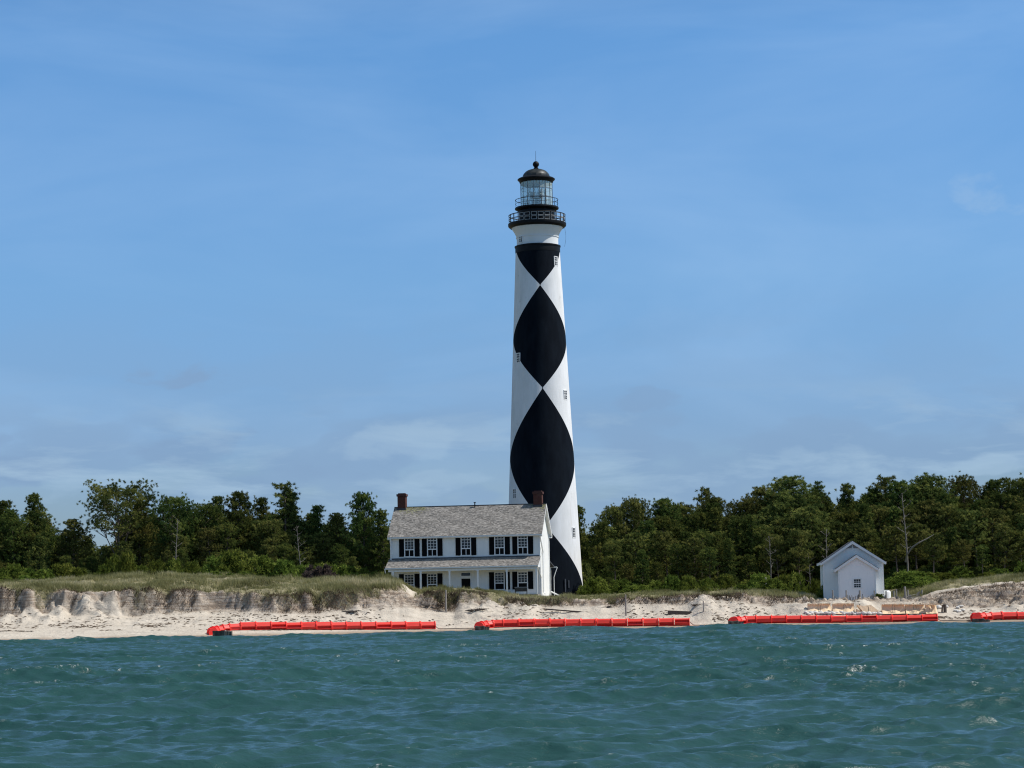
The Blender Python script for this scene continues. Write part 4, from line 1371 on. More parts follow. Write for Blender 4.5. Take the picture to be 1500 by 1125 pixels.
def barrier(pxa, pxb, pya, pyb, label, seed, skip=0):
    rs = random.Random(seed)
    # straight run: base pixel rows pya (left) .. pyb (right)
    zg = 0.32
    def mid(px, py):
        v = at(px, py, 214)
        for _ in range(3): v = at(px, py, float(P('Ym', v.x)))
        return v
    A = mid(pxa, pya); B = mid(pxb, pyb)
    d = (B - A).normalized()
    root = empty('floating_barrier', (A.x, A.y, T(A.x, A.y)), 0, label, 'floating barrier', 'orange-red floating barriers stranded along the beach')
    root_inv = root.location.copy()
    # path: starts near the water on the left, curves back and runs right
    pts = []
    ang = math.atan2(d.y, d.x)
    p = A.copy()
    left = [(1.05, 8), (0.7, 18), (0.7, 34), (0.7, 54), (0.7, 76), (0.7, 98)]
    left = left[:1] + left[1 + skip:]
    q = p.copy(); segs = []
    for ln, bend in left:
        a = ang + R(bend)
        q2 = q - Vector((math.cos(a), math.sin(a), 0)) * ln
        segs.append((q2.copy(), a, ln)); q = q2
    segs = segs[::-1]
    end = segs[0][0].copy()
    q = A.copy(); run = (B - A).length; ns = max(1, round(run / 1.44)); st = run / ns
    for _ in range(ns):
        segs.append((q.copy(), ang + R(rs.uniform(-1.2, 1.2)), 1.45)); q = q + d * st
    kinds = [1, 1, 0, 1, 2, 0, 1, 1, 1, 1, 0, 1, 0, 0, 1]
    for i, (p0, a, ln) in enumerate(segs):
        mx = p0 + Vector((math.cos(a), math.sin(a), 0)) * ln / 2
        nl_ = len(left)
        if i < nl_: g = A.z + (0.06 - A.z) * (1 - i / nl_) ** 0.8
        else: g = A.z + (B.z - A.z) * (mx.x - A.x) / (B.x - A.x)
        kd = kinds[(i + seed) % len(kinds)] if ln > 1 else 1
        ms, mc = SEG[kd, ln]
        o = link('float_segment', ms, root)
        o.rotation_mode = 'XYZ'
        tilt = rs.choice([0, 0, R(-12), R(10), R(-20)]) if ln > 1 else 0
        o.rotation_euler = (tilt + rs.uniform(-.08, .08), 0 if i >= nl_ else -.03, a)
        o.location = Vector((p0.x, p0.y, max(g, 0.02) + 0.36 + rs.uniform(-.02, .02))) - root_inv
        for m_ in mc: link('collar', m_, o)
    return root, end, q


b1, e1, r1 = barrier(352, 637, 923, 922.2, 'long orange-red floating barrier on the beach below the dune left of the house', 0)
b2, e2, r2 = barrier(738, 1011, 918.5, 917.2, 'long orange-red floating barrier on the beach in front of the house and lighthouse', 3, 1)
b3, e3, r3 = barrier(1108, 1373, 913.3, 913.0, 'long orange-red floating barrier lying in front of the tan barriers and the small shed', 7, 1)
b4, e4, r4 = barrier(1468, 1640, 908.5, 905, 'orange-red floating barrier that runs out of the picture at the right', 5)


def jitter_box(mb, x0, x1, y0, y1, z0, z1, j, rs, nx=4, ny=2, nz=2):
    """box with a subdivided lumpy skin"""
    def pt(i, k, l):
        return (x0 + (x1 - x0) * i / nx, y0 + (y1 - y0) * k / ny, z0 + (z1 - z0) * l / nz)
    idx = {}; vs = []; fs = []

    def g(i, k, l):
        if (i, k, l) not in idx:
            p = pt(i, k, l)
            idx[i, k, l] = len(vs); vs.append(tuple(c + rs.uniform(-j, j) for c in p))
        return idx[i, k, l]
    for i in range(nx):
        for k in range(ny):
            fs.append((g(i, k, 0), g(i, k + 1, 0), g(i + 1, k + 1, 0), g(i + 1, k, 0)))
            fs.append((g(i, k, nz), g(i + 1, k, nz), g(i + 1, k + 1, nz), g(i, k + 1, nz)))
        for l in range(nz):
            fs.append((g(i, 0, l), g(i + 1, 0, l), g(i + 1, 0, l + 1), g(i, 0, l + 1)))
            fs.append((g(i, ny, l), g(i, ny, l + 1), g(i + 1, ny, l + 1), g(i + 1, ny, l)))
    for k in range(ny):
        for l in range(nz):
            fs.append((g(0, k, l), g(0, k, l + 1), g(0, k + 1, l + 1), g(0, k + 1, l)))
            fs.append((g(nx, k, l), g(nx, k + 1, l), g(nx, k + 1, l + 1), g(nx, k, l + 1)))
    mb.add(vs, fs)


blk_lab = ['dark weathered anchor block under the curled left end of the barrier left of the house',
           'dark weathered anchor block at the curled end of the barrier in front of the house',
           'dark weathered anchor block at the curled end of the barrier before the shed',
           'dark weathered anchor block at the curled end of the rightmost barrier']
rs = random.Random(4)
for i, (px, py, w) in enumerate(((326, 930.8, 1.7), (706.5, 923.8, 1.35), (1078, 916.5, 1.35), (1437, 913.2, 1.5))):
    p = at(px, py, (e1, e2, e3, e4)[i].y - .9)
    rt = empty('anchor_block', (p.x, p.y, p.z), rs.uniform(-.08, .08), blk_lab[i], 'anchor block', 'anchor blocks at the barrier ends')
    h = 0.42
    m1 = MB(); jitter_box(m1, -w / 2, w * .12, -.3, .35, -.15, h, .03, rs); m1.build('block_body', M['block'], rt)
    m2 = MB(); jitter_box(m2, w * .16, w / 2, -.27, .35, -.15, h - .06, .03, rs); m2.build('block_body', M['block'], rt)
    m3 = MB(); m3.box(w * .12 - .02, w * .16 + .02, -.24, .3, -.1, h + .05); m3.build('strap', M['greywood'], rt)


def rope(p, q, label, sag=0.0):
    mb = MB(); pts = []
    for i in range(25):
        t = i / 24
        v = Vector(p).lerp(Vector(q), t)
        v.y += math.sin(t * 7 + p[0]) * .35 * math.sin(math.pi * t)
        v.z = max(T(v.x, v.y), 0.02) + .05 + (0.35 - .05) * max(0, 1 - min(t, 1 - t) * 14)
        pts.append(v)
    o = mb.tube(pts, 0.035, 6); ob = mb.build('rope', M['rope'])
    tag(ob, label, 'rope', 'slack ropes between the floating barriers')


rope((r1.x, r1.y, 0.3), (e2.x, e2.y + .3, .3), 'slack dark rope across the sand below the left half of the house')
rope((r2.x, r2.y, 0.3), (e3.x, e3.y + .3, .3), 'slack dark rope on the sand between the barriers right of the lighthouse')
rope((r3.x, r3.y, 0.3), (e4.x, e4.y + .3, .3), 'slack dark rope on the sand between the shed barrier and the rightmost barrier')


# ------------------------------------------------------------------ tan barriers, sandbags, posts and other small things
def seat(px, py, Y):
    p = at(px, py, Y)
    return Vector((p.x, Y, T(p.x, Y)))


def geo_barrier(pa, pb, Y, h, label, lean=0.0, seed=0, hb=None):
    rs_ = random.Random(seed)
    hp = hit((pa + pb) / 2, 897.6); Y = hp.y
    A = at(pa, 897, Y); B = at(pb, 897, Y)
    w = (B.x - A.x)
    z = hp.z
    rt = empty('sand_barrier', ((A.x + B.x) / 2, Y, z), rs_.uniform(-.03, .03), label, 'sand barrier', 'tan fabric sand barriers in front of the shed')
    mb = MB()
    nx, nz = 14, 6
    rows = []
    for l in range(nz + 1):
        t = l / nz
        yy = -.52 + .60 * t + .16 * math.sin(math.pi * t) - lean * t * .3
        rows.append((yy, h * t))
    vs = []; fs = []
    for (yy, zz) in rows:
        for i in range(nx + 1):
            u = i / nx
            hz = zz * (1 + (0.03 * math.sin(u * 9 + seed) + .02 * math.sin(u * 23)))
            vs.append((-w / 2 + w * u + rs_.uniform(-.01, .01), yy + .05 * math.sin(u * 12 + zz * 2 + seed) + rs_.uniform(-.02, .02), hz - .1))
    m = nx + 1
    for l in range(nz):
        for i in range(nx):
            fs.append((l * m + i, l * m + i + 1, (l + 1) * m + i + 1, (l + 1) * m + i))
    b0 = len(vs)
    for i in range(nx + 1):
        u = i / nx
        vs.append((-w / 2 + w * u, .32 - lean, h * .97 - .1)); vs.append((-w / 2 + w * u, .38, -.1))
    for i in range(nx):
        fs.append((nz * m + i, nz * m + i + 1, b0 + 2 * (i + 1), b0 + 2 * i))
        fs.append((b0 + 2 * i, b0 + 2 * (i + 1), b0 + 2 * (i + 1) + 1, b0 + 2 * i + 1))
    fs.append(tuple([l * m for l in range(nz + 1)][::1] + [b0, b0 + 1])[::-1])
    fs.append(tuple([l * m + nx for l in range(nz + 1)] + [b0 + 2 * nx, b0 + 2 * nx + 1]))
    mb.add(vs, fs, rs_.random())
    mb.build('fabric_body', M['tan'], rt, smooth=50)
    tp = MB()
    for i in range(9):
        u = (i + .5) / 9
        xx = -w / 2 + w * u
        jitter_box(tp, xx - w / 20, xx + w / 20, -.12 - lean, .2 - lean, h * .93 - .1, h * 1.03 - .08 + rs_.uniform(-.01, .03), .012, rs_, 2, 1, 1)
    tp.build('top_fold', M['tan'], rt)
    r_ = MB()
    xx = rs_.uniform(-.1, .1)
    for s in (-.12, .1):
        r_.tube([(xx + s * .4, -.30 + .08, h * .98 - .1), (xx + s * 1.3, -.36, h * .7 - .1), (xx + s * .8, -.40, h * .35 - .1), (xx + s * 1.2, -.42, .0)], .016, 5)
    r_.build('tie_rope', M['darkwood'], rt)
    return rt


tl = ['leftmost tan fabric sand barrier, standing open-fronted left of the shed', 'second tan fabric sand barrier from the left, just before the shed\'s left corner',
      'wide tan fabric sand barrier right of the collapsed one', 'tan fabric sand barrier in the middle of the joined right-hand run, before the fence posts',
      'narrow leaning tan fabric barrier at the right end of the joined run']
geo_barrier(1183.5, 1217, 221.6, .92, tl[0], 0, 1)
geo_barrier(1220, 1251.5, 221.4, .92, tl[1], 0, 2)
geo_barrier(1292, 1325, 221.0, .88, tl[2], .1, 4)
geo_barrier(1326.2, 1354, 220.9, .86, tl[3], .12, 5)
geo_barrier(1355, 1372, 220.9, .84, tl[4], .3, 6)
# collapsed one
p = hit(1272, 897.5)
rt = empty('sand_barrier', p, 0, 'collapsed tan fabric sand barrier lying tilted before the shed', 'sand barrier', 'tan fabric sand barriers in front of the shed')
mb = MB()
poly = [(-1.05, .78), (-.5, .66), (.25, .74), (1.0, .08), (.5, .10), (0, .02), (-.55, .10)]
mb.prism(poly, Matrix.Translation((0, -.3, 0)) @ Matrix.Rotation(R(-14), 4, 'X'), .5)
mb.build('fabric_body', M['tan'], rt)
mb = MB(); mb.prism([(-1.1, .35), (-.55, .08), (-.6, .0), (-1.15, .0)], Matrix.Translation((0, -.2, 0)), .5); mb.build('fallen_flap', M['tan'], rt)
mb = MB(); mb.tube([(-.1, -.50, .62), (-.05, -.42, .4), (.0, -.38, .1)], .03, 5); mb.build('tie_rope', M['darkwood'], rt)

# white sandbags
bag = MB()
n1, n2 = 10, 6
vs = []; fs = []
for j in range(n2 + 1):
    ph = -math.pi / 2 + math.pi * j / n2
    for i in range(n1):
        th = 2 * math.pi * i / n1
        cx = math.copysign(abs(math.cos(ph)) ** .6, math.cos(ph))
        vs.append((.26 * cx * math.copysign(abs(math.cos(th)) ** .6, math.cos(th)), .17 * cx * math.copysign(abs(math.sin(th)) ** .7, math.sin(th)), .09 * math.sin(ph) + .08 + .012 * math.sin(th * 3)))
for j in range(n2):
    for i in range(n1):
        fs.append((j * n1 + i, j * n1 + (i + 1) % n1, (j + 1) * n1 + (i + 1) % n1, (j + 1) * n1 + i))
bag.add(vs, fs)
bo = bag.build('sandbag', M['bag'], smooth=60)
first = True
for i in range(52):
    px = 1180 + i * 2.55 + rs.uniform(-1, 1) if i < 44 else rs.uniform(1368, 1412)
    q = hit(px, rs.uniform(899.0, 900.6) if i < 44 else rs.uniform(889, 897)); Y = q.y
    o = bo if first else bo.copy()
    if not first: COL.objects.link(o)
    first = False
    lift = .05 if (i % 3 == 0 and i < 44) else 0
    o.location = (q.x, Y, max(q.z, .2) + lift)
    o.rotation_euler = (rs.uniform(-.2, .2), rs.uniform(-.15, .15), rs.uniform(-.6, .6))
    k_ = rs.uniform(.7, 1.1); o.scale = (k_, k_, rs.uniform(.9, 1.4))
    if i < 44:
        tag(o, 'one of the white sandbags heaped between the tan barriers and the red barrier', 'sandbag', 'white sandbags below the tan barriers')
    else:
        tag(o, 'one of the white sandbags scattered on the sand right of the tan barriers', 'sandbag', 'white sandbags scattered right of the barriers')


def post(px, pt, pb, Y, w, label, m='greywood', tilt=0.0, group=None, name='wooden_post'):
    b_ = hit(px, pb)
    if Y < 230: Y = b_.y
    a = at(px, pt, Y); z0 = T(a.x, Y)
    mb = MB()
    h = a.z - z0
    mb.tube([(0, 0, -.3), (tilt * .5, 0, h * .5), (tilt, 0, h - .02), (tilt, 0, h)], [w / 2, w / 2, w / 2 * .92, w / 2 * .6], 8)
    o = mb.build(name, M[m], None, (a.x, Y, z0), smooth=40)
    tag(o, label, 'post', group)
    return o


post(653, 864, 897, 222.5, .17, 'tall weathered wooden post on the beach below the porch')
post(916.3, 871, 902, 221.0, .15, 'slim wooden post on the beach right of the lighthouse')
post(1030.2, 880, 896, 222.5, .12, 'short thin wooden post on the beach beside the half-buried plank')
post(1117.5, 855, 867, 238, .16, 'shorter of two wooden posts on the dune before the right-hand wood', group=None)
post(1121.5, 846, 867, 238, .18, 'taller of two wooden posts on the dune before the right-hand wood', group=None)
post(1384.0, 885, 897, 221, .32, 'thick brown stake standing at the right end of the tan barriers', 'darkwood')
post(1379.0, 886, 897, 221.2, .16, 'thin leaning stake beside the thick brown stake right of the tan barriers', 'wood', .12)

# timbers on the beach
def plank(pa, ya, pb, yb, Y, w, h, label, m='darkwood', name='timber_beam'):
    Y = hit((pa + pb) / 2, (ya + yb) / 2 + 1.5).y
    A = at(pa, ya, Y); B = at(pb, yb, Y)
    c = (A + B) / 2
    mb = MB(); mb.bar(A - c, B - c, w, h)
    o = mb.build(name, M[m], None, c)
    tag(o, label, 'beam')


plank(799, 892.3, 877, 898.3, 220.5, .2, .13, 'long dark timber beam lying slantwise on the sand below the lighthouse')
plank(978, 897.0, 1013, 898.5, 220.0, .3, .38, 'short thick half-buried plank on the sand right of the lighthouse', 'darkwood', 'buried_plank')


def driftwood(px, py, Y, n, ln, label, seed):
    rs_ = random.Random(seed)
    p = hit(px, py); Y = p.y
    z = p.z
    mb = MB()
    for i in range(n):
        a = rs_.uniform(-.5, .5) + (math.pi if rs_.random() < .4 else 0)
        l = ln * rs_.uniform(.4, 1)
        x, y, zz = rs_.uniform(-ln * .4, ln * .2), rs_.uniform(-.3, .3), rs_.uniform(.0, .12)
        r = rs_.uniform(.03, .10)
        mb.tube([(x, y, zz), (x + l * .5 * math.cos(a), y + l * .3 * math.sin(a), zz + rs_.uniform(0, .10)), (x + l * math.cos(a), y + l * .6 * math.sin(a), zz + rs_.uniform(-.1, .12))], [r, r * .8, r * .35], 6)
    o = mb.build('driftwood', M['darkwood'], None, (p.x, Y, z))
    tag(o, label, 'driftwood')


driftwood(513, 897, 220, 9, 1.4, 'dark driftwood log pile at the scarp foot left of the house', 1)
driftwood(698, 895, 222, 12, 1.2, 'flat tangle of dark driftwood on the sand before the porch', 2)
driftwood(635, 889, 224, 10, 1.0, 'small brown driftwood tangle below the house, left of the tall beach post', 5)
driftwood(1019, 888, 224, 9, 0.45, 'brown root clump at the scarp foot above the half-buried plank', 6)
driftwood(890, 890, 223.5, 8, 0.9, 'low strip of dark driftwood on the sand under the lighthouse dune', 7)

# wayside sign in front of the porch
p = at(763.5, 878, 234.0)
rt = empty('information_sign', (p.x, 234.0, T(p.x, 234.0)), R(-6), 'dark low information panel on two legs before the right end of the porch', 'sign')
g0 = T(p.x, 234.0)
zt = at(763.5, 860, 234).z - g0; zb = at(763.5, 866.5, 234).z - g0
mb = MB(); mb.box(-.62, .62, -.05, .02, zb, zt - .06); mb.build('panel', M['sign'], rt)
mb = MB(); mb.box(-.66, .66, -.07, .04, zt - .06, zt + .02); mb.build('top_rail', M['metal'], rt)
for s in (-1, 1):
    mb = MB(); mb.box(s * .6 - .04, s * .6 + .04, -.02, .06, -.3, zt - .06); mb.build('leg', M['darkwood'], rt)

# white tank beside the shed
p = at(1299.5, 883, 227.5)
g0 = T(p.x, 227.5)
zt = at(1299.5, 864.5, 227.5).z - g0
rt = empty('storage_tank', (p.x, 227.5, g0), 0, 'upright white plastic tank standing at the right corner of the shed', 'tank')
mb = MB()
rr1 = .40
mb.lathe([(rr1, -.2), (rr1, zt * .80), (rr1 * .93, zt * .87), (rr1 * .7, zt * .92), (.02, zt * .93)], 24)
mb.build('tank_body', M['tank'], rt, smooth=40)
mb = MB(); mb.lathe([(.27, zt * .90), (.27, zt), (.02, zt + .02)], 16); mb.build('lid', M['tank'], rt, smooth=30)


# sand fence
def fence(pxs, tops, Ys, label, slat_h, x_from, x_to, seed, wire=True):
    rs_ = random.Random(seed)
    P0 = at(pxs[0], 885, Ys[0]); g = T(P0.x, Ys[0])
    rt = empty('sand_fence', (P0.x, Ys[0], g), 0, label, 'fence', 'grey slatted sand fences before the shed')
    pos = []
    for px, tp, Y in zip(pxs, tops, Ys):
        a = at(px, tp, Y); gg = T(a.x, Y)
        w = .25 if px in (1259, 1326) else .16
        mb = MB(); mb.tube([(0, 0, -.4), (rs_.uniform(-.05, .05), 0, a.z - gg)], [w / 2, w / 2 * .85], 7)
        o = mb.build('fence_post', M['greywood'], rt, Vector((a.x, Y, gg)) - rt.location)
        pos.append(Vector((a.x, Y, gg)))
    mb = MB()
    for a, b_ in zip(pos[:-1], pos[1:]):
        n = max(3, int((b_ - a).length / .115))
        for i in range(n):
            t = (i + .5) / n
            v = a.lerp(b_, t); v.y += .15 * math.sin(t * 3.1)
            gg = T(v.x, v.y)
            h = slat_h * rs_.uniform(.75, 1.12) * (1 - .3 * math.sin(math.pi * t))
            lean = rs_.uniform(-.10, .10) + .12 * math.sin(t * 9 + seed)
            s = Vector((v.x, v.y, gg - .1)) - rt.location
            mb.bar(s, s + Vector((lean, rs_.uniform(-.04, .04), h)), .06, .02)
    mb.build('picket_panel', M['greywood'], rt)
    mb = MB()
    for a, b_ in zip(pos[:-1], pos[1:]):
        for hh in (.3, .62):
            pts = [a.lerp(b_, t / 6) + Vector((0, .15 * math.sin(t / 6 * 3.1), hh * slat_h + (- .08 * math.sin(math.pi * t / 6)))) for t in range(7)]
            mb.tube([p_ - rt.location for p_ in pts], .012, 4)
    mb.build('fence_wire', M['metal'], rt)


fence([1220, 1239, 1259, 1281, 1297.8], [864.3, 864.6, 864.8, 865, 865.5], [223.8, 223.7, 223.5, 223.7, 223.8],
      'grey slatted sand fence with leaning pickets straight before the shed', .85, 0, 0, 1)
fence([1308.6, 1312.4, 1326, 1330.3, 1350], [865.5, 863, 859.2, 864, 863.8], [224.2, 225.5, 224.0, 224.8, 225.6],
      'grey slatted sand fence with crowded posts right of the white tank', .75, 0, 0, 2)


# ------------------------------------------------------------------ vegetation
def tufts(cent, var, n, size, width, up=0.35, rg=None, flat=1.0):
    """needle sprays: n thin triangles round each centre"""
    rg = rg or rng
    C = np.repeat(cent, n, 0)
    v = np.repeat(var, n)
    d = rg.normal(size=(len(C), 3)); d /= np.linalg.norm(d, axis=1)[:, None]
    d[:, 2] = d[:, 2] * flat + up
    d /= np.linalg.norm(d, axis=1)[:, None]
    e = rg.normal(size=(len(C), 3)); e = np.cross(d, e); e /= np.linalg.norm(e, axis=1)[:, None] + 1e-9
    l = size * rg.uniform(.6, 1.25, (len(C), 1)); w = width * rg.uniform(.6, 1.3, (len(C), 1))
    a = C + d * l * rg.uniform(.0, .35, (len(C), 1))
    p0 = a - e * w; p1 = a + e * w; p2 = C + d * l
    V = np.stack([p0, p1, p2], 1).reshape(-1, 3)
    Fc = np.arange(len(V)).reshape(-1, 3)
    vv = np.clip(np.repeat(v + rg.normal(0, .10, len(C)), 3), 0, 1)
    return V, Fc, vv


def make_pine(kind, seed, H, m, dens=1.0):
    """returns (trunk_mesh, crown_mesh)"""
    rg = np.random.default_rng(seed); rd = random.Random(seed)
    tb = MB()
    bend = [rd.uniform(-.35, .35) for _ in range(4)]
    def axis(t):
        return Vector((bend[0] * t * H * .06 + .25 * math.sin(t * 3 + bend[1] * 9), bend[2] * t * H * .05 + .2 * math.sin(t * 4 + bend[3] * 8), t * H))
    r0 = H * (.014 if kind != 'snag' else .010) + .03
    pts = [axis(i / 9) for i in range(10)]
    tb.tube([p if i else p - Vector((0, 0, .8)) for i, p in enumerate(pts)], [r0 * (1 - .85 * (i / 9)) + .01 for i in range(10)], 7)
    cents = []; vars_ = []
    if kind == 'cone':
        lo, nl = .16, int(54 * dens)
        Lf = lambda t: H * .24 * (1.03 - t) ** .75
    elif kind == 'oval':
        lo, nl = .24, int(52 * dens)
        Lf = lambda t: H * .25 * math.sin(math.pi * min(1, (t * .80 + .18))) ** .7
    elif kind == 'round':
        lo, nl = .46, int(40 * dens)
        Lf = lambda t: H * .36 * max(.05, math.sin(math.pi * (.22 + .76 * (t - .46) / .54))) ** .8
    elif kind == 'umbrella':
        lo, nl = .50, 44
        Lf = lambda t: H * .42 * max(.12, math.sin(math.pi * (.20 + .72 * (t - .50) / .50))) ** .8
    elif kind == 'tall':
        lo, nl = .42, int(40 * dens)
        Lf = lambda t: H * .22 * math.sin(math.pi * (.25 + .7 * (t - .42) / .58)) ** .7
    elif kind == 'sparse':
        lo, nl = .5, int(24 * dens)
        Lf = lambda t: H * .17 * (1.08 - t) ** .5
    else:
        lo, nl = .35, 14
        Lf = lambda t: H * .17 * rd.uniform(.4, 1)
    if kind == 'umbrella':
        for az in (2.6, 5.4, .4):
            p = axis(.28 + .05 * az / 3); pl = [p]
            for s_ in (.3, .65, 1.0):
                pl.append(p + Vector((math.cos(az), math.sin(az), 0)) * H * .20 * s_ ** .8 + Vector((0, 0, H * .42 * s_)))
            tb.tube(pl, [r0 * .55, r0 * .45, r0 * .33, r0 * .15], 6)
            for _ in range(7):
                cc = np.array(pl[3])[None] + rg.normal(size=(6, 3)) * np.array([.5, .5, .25]) + rg.normal(size=(1, 3)) * np.array([1.1, 1.1, .5])
                tb.tube([pl[2], Vector(cc.mean(0))], [.04, .015], 4, cap=False)
                cents.append(cc); vars_.append(np.clip(.5 + rg.normal(0, .15, 6), 0, 1))
    for i in range(nl):
        t = lo + (1 - lo) * ((i + rd.random()) / nl) ** .92
        if t > .985: t = .985
        az = i * 2.399 + rd.uniform(-.5, .5)
        Ln = Lf(t) * rd.uniform(.62, 1.15)
        rise = {'cone': .35 * (t - .3), 'oval': .25 + .5 * (t - .3), 'round': .35 + .9 * (t - .6), 'umbrella': .55 + 1.0 * (t - .6), 'tall': .3 + .8 * (t - .6), 'sparse': .45, 'snag': .35}[kind]
        rise += rd.uniform(-.15, .2)
        p = axis(t)
        dirv = Vector((math.cos(az), math.sin(az), 0))
        pl = [p]
        for s in (0.35, 0.7, 1.0):
            q = p + dirv * Ln * s + Vector((0, 0, Ln * (rise * s + .22 * s * s * (1 if kind != 'cone' else .5)))) + Vector((rd.uniform(-1, 1), rd.uniform(-1, 1), rd.uniform(-.5, .5))) * Ln * .07
            pl.append(q)
        rl = r0 * .30 * (1.1 - t) + .018
        tb.tube(pl, [rl, rl * .75, rl * .5, rl * .2], 4, cap=False)
        if kind == 'snag':
            for _ in range(3):
                s = rd.randint(1, 2); b0 = pl[s]
                e = b0 + Vector((rd.uniform(-1, 1), rd.uniform(-1, 1), rd.uniform(.1, .9))) * Ln * .35
                tb.tube([b0, e], [.02, .006], 3, cap=False)
            continue
        # clusters of tufts along the outer limb and its side twigs
        ncl = max(2, int(Ln * 1.5 + 1.5))
        lv = rd.uniform(.08, .92)
        for c in range(ncl):
            s = (.38 if kind != 'umbrella' else .62) + (.62 if kind != 'umbrella' else .40) * (c + rd.random() * .6) / ncl if ncl > 1 else 1
            s = min(s, 1.03)
            f = s * 3; k = min(int(f), 2); b0 = pl[k].lerp(pl[k + 1], f - k)
            side = dirv.cross(Vector((0, 0, 1))) * rd.uniform(-1, 1) * Ln * .30 * (1.25 - s)
            b1 = b0 + side + Vector((0, 0, rd.uniform(.0, .3)))
            if side.length > .3: tb.tube([b0, b1], [.02, .008], 3, cap=False)
            nt_ = rd.randint(4, 7)
            spr = {'cone': .42, 'oval': .50, 'round': .55, 'umbrella': .55, 'tall': .48, 'sparse': .36}[kind]
            cc = np.array(b1)[None] + rg.normal(size=(nt_, 3)) * np.array([spr, spr, spr * .36])
            cents.append(cc); vars_.append(np.clip(np.full(nt_, lv) + rg.normal(0, .12, nt_) + .12 * (cc[:, 2] - b1.z), 0, 1))
    if kind in ('cone', 'oval', 'sparse', 'tall'):
        tip = np.array(axis(1.0))[None] + rg.normal(size=(9, 3)) * np.array([.22, .22, .4]); cents.append(tip); vars_.append(np.full(9, .5))
    tme = bpy.data.meshes.new('trunk'); tme.from_pydata(tb.v, [], tb.f)
    tme.materials.append(M['palebark'] if kind == 'snag' else M['bark']); tme.shade_smooth(); tme.update()
    cme = None
    if cents:
        C = np.concatenate(cents); Vv = np.concatenate(vars_)
        V, Fc, vv = tufts(C, Vv, 34, .31, .034, .30, rg)
        cme = mesh_np('crown', V, Fc, m, {'var': vv})
        H = float(np.percentile(V[:, 2], 99.7))
    return tme, cme, H


PROTO = {}
for i, (kd, H, m, dn) in enumerate((('cone', 13, 'pinedark', 1.25), ('cone', 12, 'pinedark', 1.1), ('cone', 14, 'pine', 1.2),
                                    ('oval', 13, 'pine', 1.2), ('oval', 12, 'pine', 1.1), ('oval', 14, 'pinedark', 1.25), ('oval', 12, 'pine', 1.3), ('oval', 13, 'pinedark', 1.2),
                                    ('round', 13, 'pine', 1.25), ('round', 12, 'pinedark', 1.1), ('sparse', 13, 'pine', 1.0), ('sparse', 14, 'pinedark', 1.2), ('snag', 9, 'pine', 1), ('snag', 8, 'pine', 1), ('umbrella', 13, 'pine', 1), ('tall', 12, 'pine', 1), ('tall', 13, 'pinedark', 1.1), ('tall', 11, 'pine', 1))):
    PROTO[i] = (kd,) + make_pine(kd, 100 + i, H, M[m], dn)
KIND = {'cone': [0, 1, 2], 'oval': [3, 4, 5, 6, 7], 'round': [8, 9], 'sparse': [10, 11], 'snag': [12, 13], 'umbrella': [14], 'tall': [15, 16, 17]}


def tree(px, ptop, Y, kind, label, group=None, wscale=1.0, pid=None, name=None, X=None):
    pid = pid if pid is not None else random.choice(KIND[kind])
    kd, tm, cm, H = PROTO[pid]
    x = at(px, 800, Y).x if X is None else X
    g = T(max(-74, min(74, x)), Y)
    top = at(px, ptop, Y).z if ptop else g + random.uniform(8, 11)
    s = (top - g) / H
    rt = empty(name or {'snag': 'dead_tree'}.get(kd, 'pine_tree'), (x, Y, g), random.uniform(0, 6.28), label, 'tree', group)
    rt.scale = (s * wscale, s * wscale, s)
    link('trunk', tm, rt)
    if cm: link('crown', cm, rt)
    return rt


